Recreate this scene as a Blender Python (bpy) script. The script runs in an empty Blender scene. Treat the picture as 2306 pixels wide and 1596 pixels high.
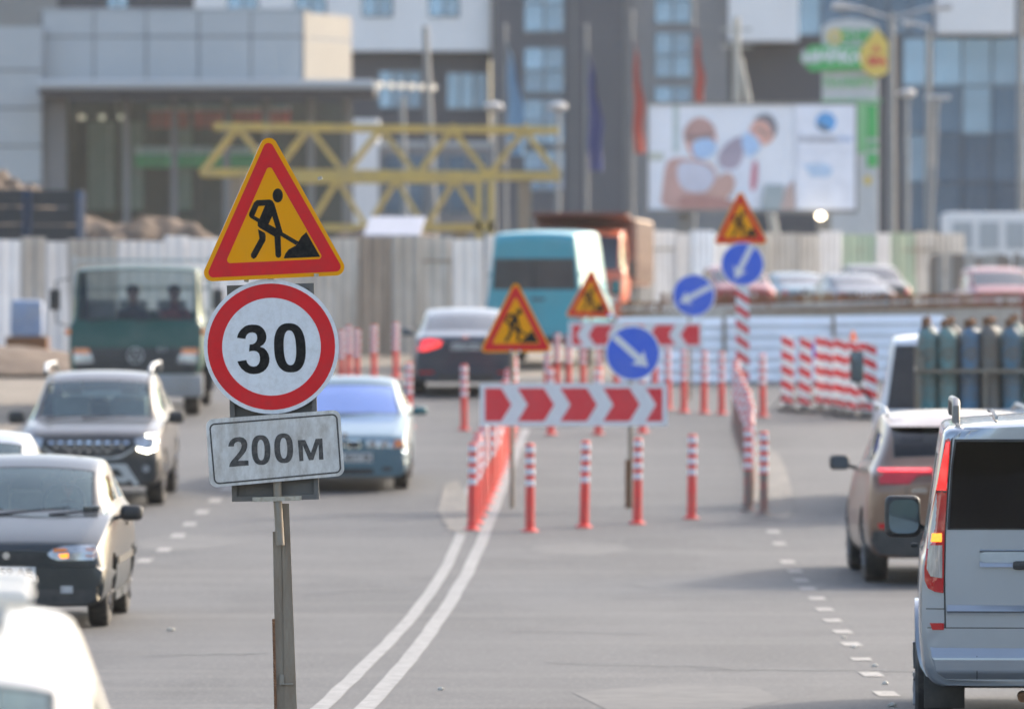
import bpy, bmesh, math, random
from mathutils import Vector, Matrix, noise as mnoise
from mathutils.bvhtree import BVHTree
random.seed(7)
SC = bpy.context.scene
COL = SC.collection

# ------------------------------------------------------------------ camera, sky, sun, exposure
F = 14000.0                      # focal length in units of 1/2306 picture width
CAMZ = 2.3
cam = bpy.data.cameras.new('camera'); camo = bpy.data.objects.new('camera', cam); COL.objects.link(camo)
camo.location = (0, 0, CAMZ); camo.rotation_euler = (math.pi/2, 0, 0)
cam.sensor_fit = 'HORIZONTAL'; cam.sensor_width = 36.0; cam.lens = F/2306*36
cam.shift_y = -23/2306
cam.clip_start = 0.5; cam.clip_end = 3000
cam.dof.use_dof = True; cam.dof.focus_distance = 33.2; cam.dof.aperture_fstop = 3.6; cam.dof.aperture_blades = 0
SC.camera = camo
SUN_AZ, SUN_EL = math.radians(48), math.radians(30)      # azimuth to the right of the view direction
w = bpy.data.worlds.new('World'); SC.world = w; w.use_nodes = True
nt = w.node_tree; nt.nodes.clear()
sky = nt.nodes.new('ShaderNodeTexSky'); sky.sky_type = 'NISHITA'; sky.sun_disc = False
sky.sun_elevation = SUN_EL; sky.sun_rotation = SUN_AZ
sky.altitude = 200; sky.air_density = 1.0; sky.dust_density = 4.0; sky.ozone_density = 0.6
bg = nt.nodes.new('ShaderNodeBackground'); bg.inputs['Strength'].default_value = 0.15
wo = nt.nodes.new('ShaderNodeOutputWorld')
nt.links.new(sky.outputs[0], bg.inputs[0]); nt.links.new(bg.outputs[0], wo.inputs[0])
sl = bpy.data.lights.new('sun', 'SUN'); sl.energy = 1.5; sl.angle = math.radians(4); sl.color = (1.0, .96, .89)
so = bpy.data.objects.new('sun', sl); COL.objects.link(so)
sd = Vector((math.sin(SUN_AZ)*math.cos(SUN_EL), math.cos(SUN_AZ)*math.cos(SUN_EL), math.sin(SUN_EL)))
so.rotation_euler = sd.to_track_quat('Z', 'Y').to_euler(); so.location = (60, 120, 80)
SC.view_settings.view_transform = 'Standard'; SC.view_settings.look = 'None'
SC.view_settings.gamma = 1; SC.view_settings.use_curve_mapping = False
SC.view_settings.exposure = 1.62
SC.view_settings.use_white_balance = True; SC.view_settings.white_balance_temperature = 6750      # camera set for open shade
cy = SC.cycles
cy.use_denoising = True; cy.use_adaptive_sampling = True; cy.adaptive_threshold = .015
cy.max_bounces = 7; cy.diffuse_bounces = 3; cy.glossy_bounces = 4; cy.transmission_bounces = 6; cy.transparent_max_bounces = 12
cy.volume_bounces = 0
cy.caustics_reflective = False; cy.caustics_refractive = False; cy.sample_clamp_indirect = 6

# ------------------------------------------------------------------ place: pixels of the 2306 x 1596 view to metres, ground profile
GP = [(-60, 0), (56, 0), (62, .03), (68, .12), (73, .24), (78, .39), (88, .745), (98, 1.11), (106, 1.40), (114, 1.70), (120, 1.9),
      (130, 2.15), (140, 2.37), (165, 2.78), (200, 3.2), (300, 4.3), (400, 5.3), (2500, 8)]
def gz(d):
    for (a, za), (b, zb) in zip(GP, GP[1:]):
        if d <= b: return za + (zb-za)*(d-a)/(b-a)
    return GP[-1][1]
def gslope(d): return math.atan((gz(d+2)-gz(d-2))/4)
def P(x, y, d): return Vector(((x-1153)*d/F, d, CAMZ+(775-y)*d/F))
def X(x, d): return (x-1153)*d/F
def ZZ(y, d): return CAMZ+(775-y)*d/F
def gpt(x, y):                   # the ground point seen at a pixel
    lo, hi = 12.0, 130.0
    for _ in range(50):
        m = (lo+hi)/2
        if 775+(CAMZ-gz(m))*F/m > y: lo = m
        else: hi = m
    return Vector((X(x, lo), lo, gz(lo)))

# ------------------------------------------------------------------ helpers
def tag(o, label=None, cat=None, group=None, kind=None):
    if label: o['label'] = label
    if cat: o['category'] = cat
    if group: o['group'] = group
    if kind: o['kind'] = kind
    return o
def empty(name, loc=(0, 0, 0), rot=(0, 0, 0), label=None, cat=None, group=None):
    o = bpy.data.objects.new(name, None); COL.objects.link(o); o.location = loc; o.rotation_euler = rot
    o.empty_display_size = .1
    return tag(o, label, cat, group)
def link(name, me, parent=None, loc=None, rot=None, mat=None):
    o = bpy.data.objects.new(name, me); COL.objects.link(o)
    if mat is not None:
        if len(me.materials) == 0: me.materials.append(mat)
    if parent: o.parent = parent
    if loc is not None: o.location = loc
    if rot is not None: o.rotation_euler = rot
    return o
def kids(o): return [c for c in bpy.data.objects if c.parent == o]
def copy_tree(o, parent=None, cmap=None):
    c = o.copy(); COL.objects.link(c); c.parent = parent
    for ch in (cmap or CH).get(o.name, []): copy_tree(ch, c, cmap)
    return c
CH = {}
def remember(root):
    CH[root.name] = kids(root)
    for k in CH[root.name]: remember(k)
class MB:
    def __init__(s): s.v = []; s.f = []
    def add(s, vs, fs):
        n = len(s.v); s.v += [tuple(v) for v in vs]; s.f += [tuple(i+n for i in f) for f in fs]; return s
    def box(s, x0, x1, y0, y1, z0, z1):
        return s.add([(x0,y0,z0),(x1,y0,z0),(x1,y1,z0),(x0,y1,z0),(x0,y0,z1),(x1,y0,z1),(x1,y1,z1),(x0,y1,z1)],
                     [(0,3,2,1),(4,5,6,7),(0,1,5,4),(1,2,6,5),(2,3,7,6),(3,0,4,7)])
    def bar(s, a, b, w, h=None):             # a box of section w x h from a to b
        a = Vector(a); b = Vector(b); h = h or w; d = (b-a).normalized()
        up = Vector((0,0,1)) if abs(d.z) < .95 else Vector((0,1,0))
        r = d.cross(up).normalized(); u = r.cross(d).normalized(); vs = []
        for p in (a, b):
            for i, j in ((-1,-1),(1,-1),(1,1),(-1,1)): vs.append(p+r*(i*w/2)+u*(j*h/2))
        return s.add(vs, [(0,1,2,3),(7,6,5,4),(0,4,5,1),(1,5,6,2),(2,6,7,3),(3,7,4,0)])
    def tube(s, pts, rad, n=8, caps=True):
        pts = [Vector(p) for p in pts]; rs = rad if isinstance(rad, (list, tuple)) else [rad]*len(pts); vs = []; fs = []
        ref = None
        for i, p in enumerate(pts):
            t = (pts[min(i+1, len(pts)-1)]-pts[max(i-1, 0)]).normalized()
            if ref is None: ref = Vector((0,0,1)) if abs(t.z) < .9 else Vector((0,1,0))
            r = t.cross(ref).normalized(); u = r.cross(t).normalized(); ref = u
            for k in range(n):
                a = 2*math.pi*k/n; vs.append(p+r*(math.cos(a)*rs[i])+u*(math.sin(a)*rs[i]))
        for i in range(len(pts)-1):
            for k in range(n):
                a = i*n+k; b = i*n+(k+1) % n; fs.append((a, b, b+n, a+n))
        if caps: fs.append(tuple(range(n))[::-1]); fs.append(tuple(range((len(pts)-1)*n, len(pts)*n)))
        return s.add(vs, fs)
    def lathe(s, prof, n=20, axis='z', c=(0,0,0)):   # prof: (radius, height)
        vs = []; fs = []
        for r, h in prof:
            for k in range(n):
                a = 2*math.pi*k/n; p = (r*math.cos(a), r*math.sin(a), h)
                if axis == 'x': p = (p[2], p[0], p[1])
                elif axis == 'y': p = (p[0], p[2], p[1])
                vs.append((p[0]+c[0], p[1]+c[1], p[2]+c[2]))
        m = len(prof)
        for i in range(m-1):
            for k in range(n):
                fs.append((i*n+k, i*n+(k+1) % n, (i+1)*n+(k+1) % n, (i+1)*n+k))
        if prof[0][0] > 1e-4: fs.append(tuple(range(n))[::-1])
        if prof[-1][0] > 1e-4: fs.append(tuple(range((m-1)*n, m*n)))
        return s.add(vs, fs)
    def mesh(s, name, mat=None, smooth=False, bevel=0, seg=2):
        me = bpy.data.meshes.new(name); me.from_pydata(s.v, [], s.f)
        bm = bmesh.new(); bm.from_mesh(me)
        bmesh.ops.remove_doubles(bm, verts=bm.verts, dist=1e-5)
        bmesh.ops.recalc_face_normals(bm, faces=bm.faces)
        if bevel:
            bmesh.ops.bevel(bm, geom=list(bm.edges), offset=bevel, segments=seg, affect='EDGES', profile=.6, clamp_overlap=True)
        bm.to_mesh(me); bm.free()
        if smooth:
            for p in me.polygons: p.use_smooth = True
            try: me.set_sharp_from_angle(angle=math.radians(40))
            except Exception: pass
        if mat: me.materials.append(mat)
        return me
    def build(s, name, mat, parent=None, smooth=False, bevel=0, loc=None, rot=None):
        return link(name, s.mesh(name, mat, smooth, bevel), parent, loc, rot)
def shape(name, loops, mat, e=.001, y=0.0, parent=None, bev=0.0):
    """flat cut sheet in the XZ plane facing -Y, holes allowed, from y-e to y+e"""
    cu = bpy.data.curves.new(name, 'CURVE'); cu.dimensions = '2D'; cu.fill_mode = 'BOTH'; cu.extrude = e
    if bev: cu.bevel_depth = bev; cu.bevel_resolution = 2; cu.offset = -bev
    for lp in loops:
        sp = cu.splines.new('POLY'); sp.points.add(len(lp)-1); sp.use_cyclic_u = True
        for p, q in zip(sp.points, lp): p.co = (q[0], q[1], 0, 1)
    ob = bpy.data.objects.new(name, cu); me = bpy.data.meshes.new_from_object(ob)
    bpy.data.objects.remove(ob); bpy.data.curves.remove(cu)
    me.transform(Matrix(((1,0,0,0),(0,0,-1,y),(0,1,0,0),(0,0,0,1)))); me.name = name
    me.materials.clear(); me.materials.append(mat)
    return link(name, me, parent)
def text(name, s, size, mat, parent, loc, e=.002, bold=0.0, align='CENTER', rot=(0,0,0)):
    cu = bpy.data.curves.new(name, 'FONT'); cu.body = s; cu.size = size; cu.extrude = e; cu.offset = bold
    cu.align_x = align; cu.align_y = 'CENTER'; cu.resolution_u = 3
    ob = bpy.data.objects.new(name, cu); COL.objects.link(ob); bpy.context.view_layer.update()
    me = bpy.data.meshes.new_from_object(ob); bpy.data.objects.remove(ob); bpy.data.curves.remove(cu)
    me.transform(Matrix(((1,0,0,0),(0,0,-1,0),(0,1,0,0),(0,0,0,1)))); me.name = name
    me.materials.clear(); me.materials.append(mat)
    return link(name, me, parent, loc, rot)
def ell(cx, cz, rx, rz, n=32, p=2.0, shear=0, rev=False):
    o = []
    for k in range(n):
        a = 2*math.pi*k/n; c, s_ = math.cos(a), math.sin(a)
        x = rx*math.copysign(abs(c)**(2/p), c); z = rz*math.copysign(abs(s_)**(2/p), s_); o.append((cx+x+shear*z, cz+z))
    return o[::-1] if rev else o
def hull(circles, n=40):                 # rounded polygon: convex hull of circles
    pts = []
    for cx, cz, r in circles:
        for k in range(n): a = 2*math.pi*k/n; pts.append((cx+r*math.cos(a), cz+r*math.sin(a)))
    pts = sorted(set(pts))
    def half(ps):
        h = []
        for p in ps:
            while len(h) > 1 and (h[-1][0]-h[-2][0])*(p[1]-h[-2][1])-(h[-1][1]-h[-2][1])*(p[0]-h[-2][0]) <= 0: h.pop()
            h.append(p)
        return h
    a = half(pts); b = half(pts[::-1]); return a[:-1]+b[:-1]
def rrect(x0, x1, z0, z1, r, n=24): return hull([(x0+r,z0+r,r),(x1-r,z0+r,r),(x1-r,z1-r,r),(x0+r,z1-r,r)], n)
def ordinal(i): return ['first','second','third','fourth','fifth','sixth','seventh','eighth','ninth','tenth','eleventh','twelfth','thirteenth',
    'fourteenth','fifteenth','sixteenth','seventeenth','eighteenth','nineteenth','twentieth','twenty-first','twenty-second','twenty-third','twenty-fourth'][i]

# ------------------------------------------------------------------ materials
MATS = {}
def pm(name, col, rough=.5, metal=0.0, var=.12, scale=6.0, dirt=None, dirtamt=.4, dscale=3.0, coat=0.0, crough=.08, bump=0.0, bscale=60,
       spec=.5, stretch=(1,1,1), emit=None, estr=0, rnd=0.0, drough=None, edge=(.42,.62)):
    m = bpy.data.materials.new(name); m.use_nodes = True; n = m.node_tree.nodes; l = m.node_tree.links
    b = n['Principled BSDF']; b.inputs['Roughness'].default_value = rough; b.inputs['Metallic'].default_value = metal
    b.inputs['Specular IOR Level'].default_value = spec
    if coat: b.inputs['Coat Weight'].default_value = coat; b.inputs['Coat Roughness'].default_value = crough
    tc = n.new('ShaderNodeTexCoord'); mp = n.new('ShaderNodeMapping'); mp.inputs['Scale'].default_value = stretch
    l.new(tc.outputs['Object'], mp.inputs['Vector'])
    def noise(sc, det=5, rg=.6):
        t = n.new('ShaderNodeTexNoise'); t.inputs['Scale'].default_value = sc; t.inputs['Detail'].default_value = det
        t.inputs['Roughness'].default_value = rg; l.new(mp.outputs[0], t.inputs['Vector']); return t.outputs['Fac']
    def ramp(src, a, bb):
        r = n.new('ShaderNodeMapRange'); r.inputs[1].default_value = a; r.inputs[2].default_value = bb; l.new(src, r.inputs[0]); return r.outputs[0]
    def mix(f, a, c, blend='MIX'):
        x = n.new('ShaderNodeMix'); x.data_type = 'RGBA'; x.blend_type = blend
        for sock, v in ((x.inputs[0], f), (x.inputs[6], a), (x.inputs[7], c)):
            if hasattr(v, 'links'): l.new(v, sock)
            elif isinstance(v, (int, float)): sock.default_value = v
            else: sock.default_value = (*v, 1)
        return x.outputs[2]
    out = mix(ramp(noise(scale), .3, .7), [c*(1-var) for c in col], [min(1, c*(1+var)) for c in col])
    if rnd:
        oi = n.new('ShaderNodeObjectInfo'); r = n.new('ShaderNodeMapRange'); r.inputs[3].default_value = 1-rnd; r.inputs[4].default_value = 1+rnd*.6
        l.new(oi.outputs['Random'], r.inputs[0]); cc = n.new('ShaderNodeCombineColor')
        for k in range(3): l.new(r.outputs[0], cc.inputs[k])
        out = mix(1.0, out, cc.outputs[0], 'MULTIPLY')
    if dirt:
        dn = noise(dscale, 8, .7); fac = ramp(dn, *edge); mu = n.new('ShaderNodeMath'); mu.operation = 'MULTIPLY'; mu.inputs[1].default_value = dirtamt
        l.new(fac, mu.inputs[0]); out = mix(mu.outputs[0], out, dirt)
        if drough is not None:
            rr = n.new('ShaderNodeMapRange'); rr.inputs[3].default_value = rough; rr.inputs[4].default_value = drough; l.new(mu.outputs[0], rr.inputs[0])
            l.new(rr.outputs[0], b.inputs['Roughness'])
    l.new(out, b.inputs['Base Color'])
    if bump:
        bp = n.new('ShaderNodeBump'); bp.inputs['Strength'].default_value = bump; bp.inputs['Distance'].default_value = .02
        l.new(noise(bscale, 4), bp.inputs['Height']); l.new(bp.outputs[0], b.inputs['Normal'])
    if emit: b.inputs['Emission Color'].default_value = (*emit, 1); b.inputs['Emission Strength'].default_value = estr
    MATS[name] = m; return m
def glassm(name, tint=(.55,.62,.62), refl=(1,1,1), ior=1.5, rough=.02, base=0.0, edge=1.0):
    m = bpy.data.materials.new(name); m.use_nodes = True; n = m.node_tree.nodes; l = m.node_tree.links; n.clear()
    o = n.new('ShaderNodeOutputMaterial'); t = n.new('ShaderNodeBsdfTransparent'); g = n.new('ShaderNodeBsdfGlossy')
    t.inputs[0].default_value = (*tint, 1); g.inputs[0].default_value = (*refl, 1); g.inputs['Roughness'].default_value = rough
    tc = n.new('ShaderNodeTexCoord'); nz = n.new('ShaderNodeTexNoise'); nz.inputs['Scale'].default_value = 1.6; l.new(tc.outputs['Object'], nz.inputs['Vector'])
    fr = n.new('ShaderNodeFresnel'); fr.inputs[0].default_value = ior
    ma = n.new('ShaderNodeMath'); ma.operation = 'MULTIPLY_ADD'; ma.inputs[1].default_value = edge; ma.inputs[2].default_value = base; ma.use_clamp = True
    mv = n.new('ShaderNodeMath'); mv.operation = 'MULTIPLY_ADD'; mv.inputs[1].default_value = .3; mv.inputs[2].default_value = .85
    mm = n.new('ShaderNodeMath'); mm.operation = 'MULTIPLY'; mm.use_clamp = True
    x = n.new('ShaderNodeMixShader'); l.new(fr.outputs[0], ma.inputs[0]); l.new(nz.outputs['Fac'], mv.inputs[0]); l.new(ma.outputs[0], mm.inputs[0]); l.new(mv.outputs[0], mm.inputs[1])
    l.new(mm.outputs[0], x.inputs[0])
    l.new(t.outputs[0], x.inputs[1]); l.new(g.outputs[0], x.inputs[2]); l.new(x.outputs[0], o.inputs[0]); MATS[name] = m; return m
def paint(name, col, metal=.25, rough=.38, dirt=(.30,.26,.21), amt=.25, crough=.07, coat=.45):
    return pm(name, col, rough, metal, .05, 2, dirt, amt, 2.2, coat, crough, edge=(.45,.75))

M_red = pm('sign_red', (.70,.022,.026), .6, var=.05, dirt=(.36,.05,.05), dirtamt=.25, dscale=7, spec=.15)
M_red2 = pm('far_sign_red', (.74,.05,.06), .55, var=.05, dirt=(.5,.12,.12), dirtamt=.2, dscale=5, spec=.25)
M_org = pm('sign_orange', (.86,.34,.001), .6, var=.04, dirt=(.60,.28,.03), dirtamt=.2, dscale=6, spec=.12)
M_white = pm('sign_white', (.72,.73,.74), .5, var=.05, scale=9, dirt=(.38,.34,.28), dirtamt=.35, dscale=26, edge=(.45,.75))
M_dirty = pm('dirty_plate', (.66,.645,.61), .6, var=.12, scale=7, dirt=(.32,.27,.215), dirtamt=.8, dscale=13, edge=(.40,.72), bump=.1, stretch=(1,1,.45), spec=.2)
M_blk = pm('sign_black', (.010,.010,.010), .7, var=.3, scale=30, dirt=(.06,.055,.05), dirtamt=.3, dscale=40, spec=.12)
M_dblk = pm('faded_black', (.035,.033,.032), .55, var=.3, scale=30, dirt=(.16,.14,.12), dirtamt=.5, dscale=45)
M_blue = pm('sign_blue', (.03,.12,.66), .5, var=.06, dirt=(.2,.24,.35), dirtamt=.2)
M_back = pm('sign_back_grey', (.115,.112,.105), .6, var=.1, dirt=(.16,.13,.10), dirtamt=.5, bump=.08)
M_galv = pm('galvanised_rim', (.48,.50,.52), .4, .6, dirt=(.3,.28,.25), dirtamt=.4, dscale=20)
M_post = pm('weathered_post', (.27,.225,.17), .7, .1, dirt=(.19,.12,.07), dirtamt=.6, dscale=9, stretch=(1,1,.25), bump=.15)
M_post2 = pm('grey_tube', (.28,.262,.225), .55, .2, dirt=(.22,.14,.07), dirtamt=.6, dscale=12, stretch=(1,1,.3))
M_rust = pm('rust', (.20,.095,.045), .85, .1, var=.35, scale=30, bump=.3)
M_clamp = pm('clamp_steel', (.42,.40,.36), .35, .8, dirt=(.2,.15,.1), dirtamt=.5, dscale=40)
M_rub = pm('rubber', (.022,.022,.023), .75, dirt=(.14,.12,.10), dirtamt=.55, dscale=6)
M_blkp = pm('black_plastic', (.022,.023,.024), .55, dirt=(.10,.09,.08), dirtamt=.4)
M_rim = pm('wheel_rim', (.35,.35,.36), .4, .8, dirt=(.12,.1,.08), dirtamt=.5)
M_chrome = pm('chrome', (.75,.76,.78), .14, 1.0, var=.03)
M_int = pm('cabin_trim', (.09,.09,.092), .8)
M_seat = pm('seat_fabric', (.36,.37,.35), .9, bump=.1)
M_glass = glassm('clear_glass', (.86,.96,.92), refl=(.85,1.0,.96), ior=1.45, base=.11)
M_dwin = pm('dark_window', (.045,.05,.06), .12, 0, var=.25, scale=1.5, spec=.6, coat=.5, crough=.05)
M_tint = glassm('privacy_glass', (.05,.05,.05), ior=1.45, base=0.0)
M_gblue = glassm('blue_windscreen', (.30,.36,.75), refl=(.52,.64,1.0), ior=1.6, base=.66, rough=.05)
M_grear = glassm('rear_glass', (.10,.11,.12), ior=1.5, base=.05)
M_tail = pm('tail_red', (.5,.006,.010), .12, coat=1, crough=.03, var=.15)
M_taill = pm('tail_red_lit', (.6,.01,.015), .15, coat=1, emit=(1,.02,.02), estr=.55, var=.05)
M_amb = pm('amber_lens', (.75,.20,.02), .15, coat=1, var=.2)
M_ambl = pm('amber_lit', (.7,.16,.02), .2, emit=(1,.30,.02), estr=.7, var=.5, scale=60)
M_lens = pm('lamp_lens', (.42,.44,.46), .12, .35, var=.35, scale=9, coat=1, crough=.02)
M_clr = pm('ribbed_clear_lens', (.40,.37,.35), .2, .2, var=.35, scale=8, stretch=(14,1,1), coat=1)
M_lamp = pm('lit_headlamp', (.9,.9,.8), .2, emit=(1,.96,.80), estr=5)
M_plate = pm('number_plate', (.62,.62,.60), .4, var=.05)
M_mirror = pm('mirror_glass', (.14,.17,.19), .10, .6, var=.05)
# ------------------------------------------------------------------ ground, road and markings
M_dirtg = pm('bare_earth', (.20,.17,.135), .95, var=.25, scale=1.2, dirt=(.13,.11,.09), dirtamt=.7, dscale=.5, bump=.6, bscale=8)
def asphalt():
    m = bpy.data.materials.new('asphalt'); m.use_nodes = True; n = m.node_tree.nodes; l = m.node_tree.links; b = n['Principled BSDF']
    b.inputs['Roughness'].default_value = .72; b.inputs['Specular IOR Level'].default_value = .35
    tc = n.new('ShaderNodeTexCoord')
    def nz(sc, det, st=(1,1,1), rg=.6):
        mp = n.new('ShaderNodeMapping'); mp.inputs['Scale'].default_value = st; l.new(tc.outputs['Object'], mp.inputs[0])
        t = n.new('ShaderNodeTexNoise'); t.inputs['Scale'].default_value = sc; t.inputs['Detail'].default_value = det; t.inputs['Roughness'].default_value = rg
        l.new(mp.outputs[0], t.inputs['Vector']); return t.outputs['Fac']
    def mr(s, a, c, lo=0., hi=1.):
        r = n.new('ShaderNodeMapRange'); r.inputs[1].default_value = a; r.inputs[2].default_value = c; r.inputs[3].default_value = lo; r.inputs[4].default_value = hi
        l.new(s, r.inputs[0]); return r.outputs[0]
    def mix(f, a, c):
        x = n.new('ShaderNodeMix'); x.data_type = 'RGBA'
        for sock, v in ((x.inputs[0], f), (x.inputs[6], a), (x.inputs[7], c)):
            if hasattr(v, 'links'): l.new(v, sock)
            else: sock.default_value = (*v, 1)
        return x.outputs[2]
    c = mix(mr(nz(1.2, 6), .3, .7), (.058,.0585,.0595), (.080,.0803,.081))
    c = mix(mr(nz(.35, 5, (1, .35, 1)), .515, .575, 0, .55), c, (.044,.0445,.045))         # worn, tarred patches
    c = mix(mr(nz(.5, 4, (.25, 1.6, 1)), .52, .66, 0, .65), c, (.108,.106,.103))           # dusty cross streaks
    c = mix(mr(nz(26, 3), .53, .70, 0, .55), c, (.21,.205,.20))                           # chippings
    c = mix(mr(nz(20, 3), .58, .72, 0, .6), c, (.045,.045,.045))
    c = mix(mr(nz(.22, 6, (1, .12, 1)), .50, .62, 0, .35), c, (.110,.109,.108))
    c = mix(mr(nz(1.7, 8, (1, 1, 1), .75), .66, .72, 0, .5), c, (.06,.058,.055))         # oil and dirt spots
    c = mix(mr(nz(14, 5, (1, .16, 1), .75), .46, .66, 0, .38), c, (.060,.060,.060))
    c = mix(mr(nz(19, 5, (1, .2, 1), .75), .55, .72, 0, .45), c, (.13,.128,.125))
    l.new(c, b.inputs['Base Color'])
    bp = n.new('ShaderNodeBump'); bp.inputs['Strength'].default_value = .35; bp.inputs['Distance'].default_value = .01
    l.new(nz(70, 4), bp.inputs['Height']); l.new(bp.outputs[0], b.inputs['Normal']); return m
M_asph = asphalt()
M_line = pm('road_paint', (.225,.222,.215), .65, var=.12, scale=3, dirt=(.10,.10,.10), dirtamt=.85, dscale=7, edge=(.46,.66), bump=.1)
M_line2 = pm('worn_road_paint', (.30,.29,.27), .7, var=.2, scale=9, dirt=(.15,.145,.14), dirtamt=.95, dscale=16, edge=(.40,.60))
M_sand = pm('sand_spill', (.175,.165,.15), .95, var=.2, scale=3, dirt=(.12,.118,.115), dirtamt=.9, dscale=4, bump=.3)
def sheet(name, xs, ys, off, mat, parent=None):
    vs = [(x, y, gz(y)+off) for y in ys for x in xs]; nx = len(xs)
    fs = [(j*nx+i, j*nx+i+1, (j+1)*nx+i+1, (j+1)*nx+i) for j in range(len(ys)-1) for i in range(nx-1)]
    me = bpy.data.meshes.new(name); me.from_pydata(vs, [], fs); me.materials.append(mat)
    for p in me.polygons: p.use_smooth = True
    return link(name, me, parent)
ys = [-40, -20, 0, 20, 40, 50]+list(range(54, 172, 2))+[180, 200, 240, 300, 340, 400, 700, 1200, 2400]
g = sheet('ground', [-1500, -400, -120, -40, 0, 40, 120, 400, 1500], ys, -.02, M_dirtg); tag(g, 'bare dusty earth around the road', 'ground', kind='structure')
road = sheet('road', [-7.6, -4, 0, 4, 30], [-40, -20, 0, 20, 40, 50]+list(range(54, 116, 2)), 0, M_asph); tag(road, 'grey asphalt road running uphill to the works', 'road', kind='structure')
def strip(name, pts, wd, mat, off=.004):     # a painted line along ground points, densified to follow the ground
    pts = [Vector(p) for p in pts]; q = []
    for a, b in zip(pts, pts[1:]):
        n = max(1, int((b-a).length/1.0))
        q += [a.lerp(b, k/n) for k in range(n)]
    q.append(pts[-1]); vs = []; fs = []
    for i, p in enumerate(q):
        t = (q[min(i+1, len(q)-1)]-q[max(i-1, 0)]); t.z = 0; t.normalize(); r = Vector((t.y, -t.x, 0))
        jit = random.uniform(-.006, .006)
        for s_ in (-1, 1):
            pp = p+r*(s_*wd/2+jit); vs.append((pp.x, pp.y, gz(pp.y)+off))
    for i in range(len(q)-1): fs.append((2*i, 2*i+1, 2*i+3, 2*i+2))
    me = bpy.data.meshes.new(name); me.from_pydata(vs, [], fs); me.materials.append(mat); return link(name, me, road)
def bez(pix): return [gpt(*p) for p in pix]
near = gpt(690, 1596)
strip('centre_line', [(-2.2, 20, 0), (-1.62, 30, 0)]+bez([(720,1596),(790,1530),(860,1462),(925,1392),(975,1325),(1012,1262),(1036,1205),(1046,1150),(1060,1090)]), .115, M_line)
strip('centre_line', [(-2.0, 20, 0), (-1.40, 30, 0)]+bez([(822,1596),(885,1528),(945,1455),(995,1383),(1040,1310),(1076,1240),(1100,1180),(1122,1120),(1148,1055),(1185,965)]), .13, M_line)
for px, py in [(1998,1562),(1964,1518),(1918,1450),(1896,1422),(1876,1397),(1858,1372),(1840,1347),(1818,1325),(1804,1306),(1791,1286),(1774,1265),(1756,1224),(1741,1197),(1940,1484)]:
    c = gpt(px, py); L = .3 if py != 1484 else .2
    strip('lane_dash', [c+Vector((.006,-L,0)), c+Vector((-.006,L,0))], .145, M_line2)
for px, py in [(326,1262),(368,1238),(401,1206),(428,1180),(455,1153),(484,1127),(512,1100),(540,1072)]:
    c = gpt(px, py); strip('lane_dash', [c+Vector((0,-.4,0)), c+Vector((0,.4,0))], .15, M_line2)
def blotch(name, pix, mat, off=.006):
    ps = [gpt(*p) for p in pix]; c = sum(ps, Vector())/len(ps); vs = [(c.x, c.y, gz(c.y)+off)]; fs = []
    n = len(ps); rings = 6
    for k in range(1, rings+1):
        for p in ps:
            q = c.lerp(p, k/rings*(1+random.uniform(-.06, .06))); vs.append((q.x, q.y, gz(q.y)+off))
    for i in range(n): fs.append((0, 1+i, 1+(i+1) % n))
    for k in range(rings-1):
        for i in range(n):
            a = 1+k*n+i; b = 1+k*n+(i+1) % n; fs.append((a, b, b+n, a+n))
    me = bpy.data.meshes.new(name); me.from_pydata(vs, [], fs); me.materials.append(mat); return link(name, me, road)
M_tar = pm('fresh_tar', (.055,.055,.056), .6, var=.2, scale=4, dirt=(.10,.10,.098), dirtamt=.8, dscale=1.5)
M_patch_shade = pm('patched_and_shaded_asphalt', (.070,.070,.070), .75, var=.2, scale=6, dirt=(.10,.098,.095), dirtamt=.9, dscale=2.5)  # darker road tone, for asphalt patches and for painted shadow bands
for a, b, w_ in (((1560,1506),(2075,1513),.05),((1230,1492),(1640,1503),.035),((690,1336),(1010,1322),.06),((1090,1262),(1420,1268),.05),((330,1478),(600,1470),.05),((1120,1420),(1480,1428),.04),((560,1196),(900,1190),.08),((1380,1345),(1880,1352),.05)):
    q = [gpt(a[0]+(b[0]-a[0])*t/9, a[1]+(b[1]-a[1])*t/9+random.uniform(-2,2)) for t in range(10)]; strip('tar_seam', q, w_, M_tar, .003)
blotch('road_patch_and_shade', [(300,1216),(380,1205),(470,1203),(560,1212),(575,1222),(500,1232),(400,1240),(310,1238)], M_patch_shade, .002)  # shadow band beside the dark hatchback, painted as darker road colour
blotch('road_patch_and_shade', [(1420,1312),(1560,1300),(1760,1300),(1860,1312),(1840,1330),(1640,1336),(1480,1330)], M_patch_shade, .002)  # soft shadow falling left of the brown crossover, painted as darker road
blotch('road_patch_and_shade', [(1300,1560),(1480,1540),(1700,1545),(1760,1575),(1650,1600),(1380,1600)], M_patch_shade, .002)
blotch('road_patch_and_shade', [(1200,1230),(1290,1222),(1400,1226),(1430,1240),(1330,1250),(1220,1246)], M_patch_shade, .002)
blotch('sand_patch', [(1690,1160),(1730,1172),(1765,1168),(1783,1150),(1780,1100),(1772,1060),(1755,1025),(1725,1000),(1690,985),(1670,1010),(1680,1080)], M_sand)
blotch('sand_patch', [(985,1150),(1010,1195),(1045,1205),(1062,1180),(1056,1120),(1030,1080),(1000,1090)], M_sand)

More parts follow.
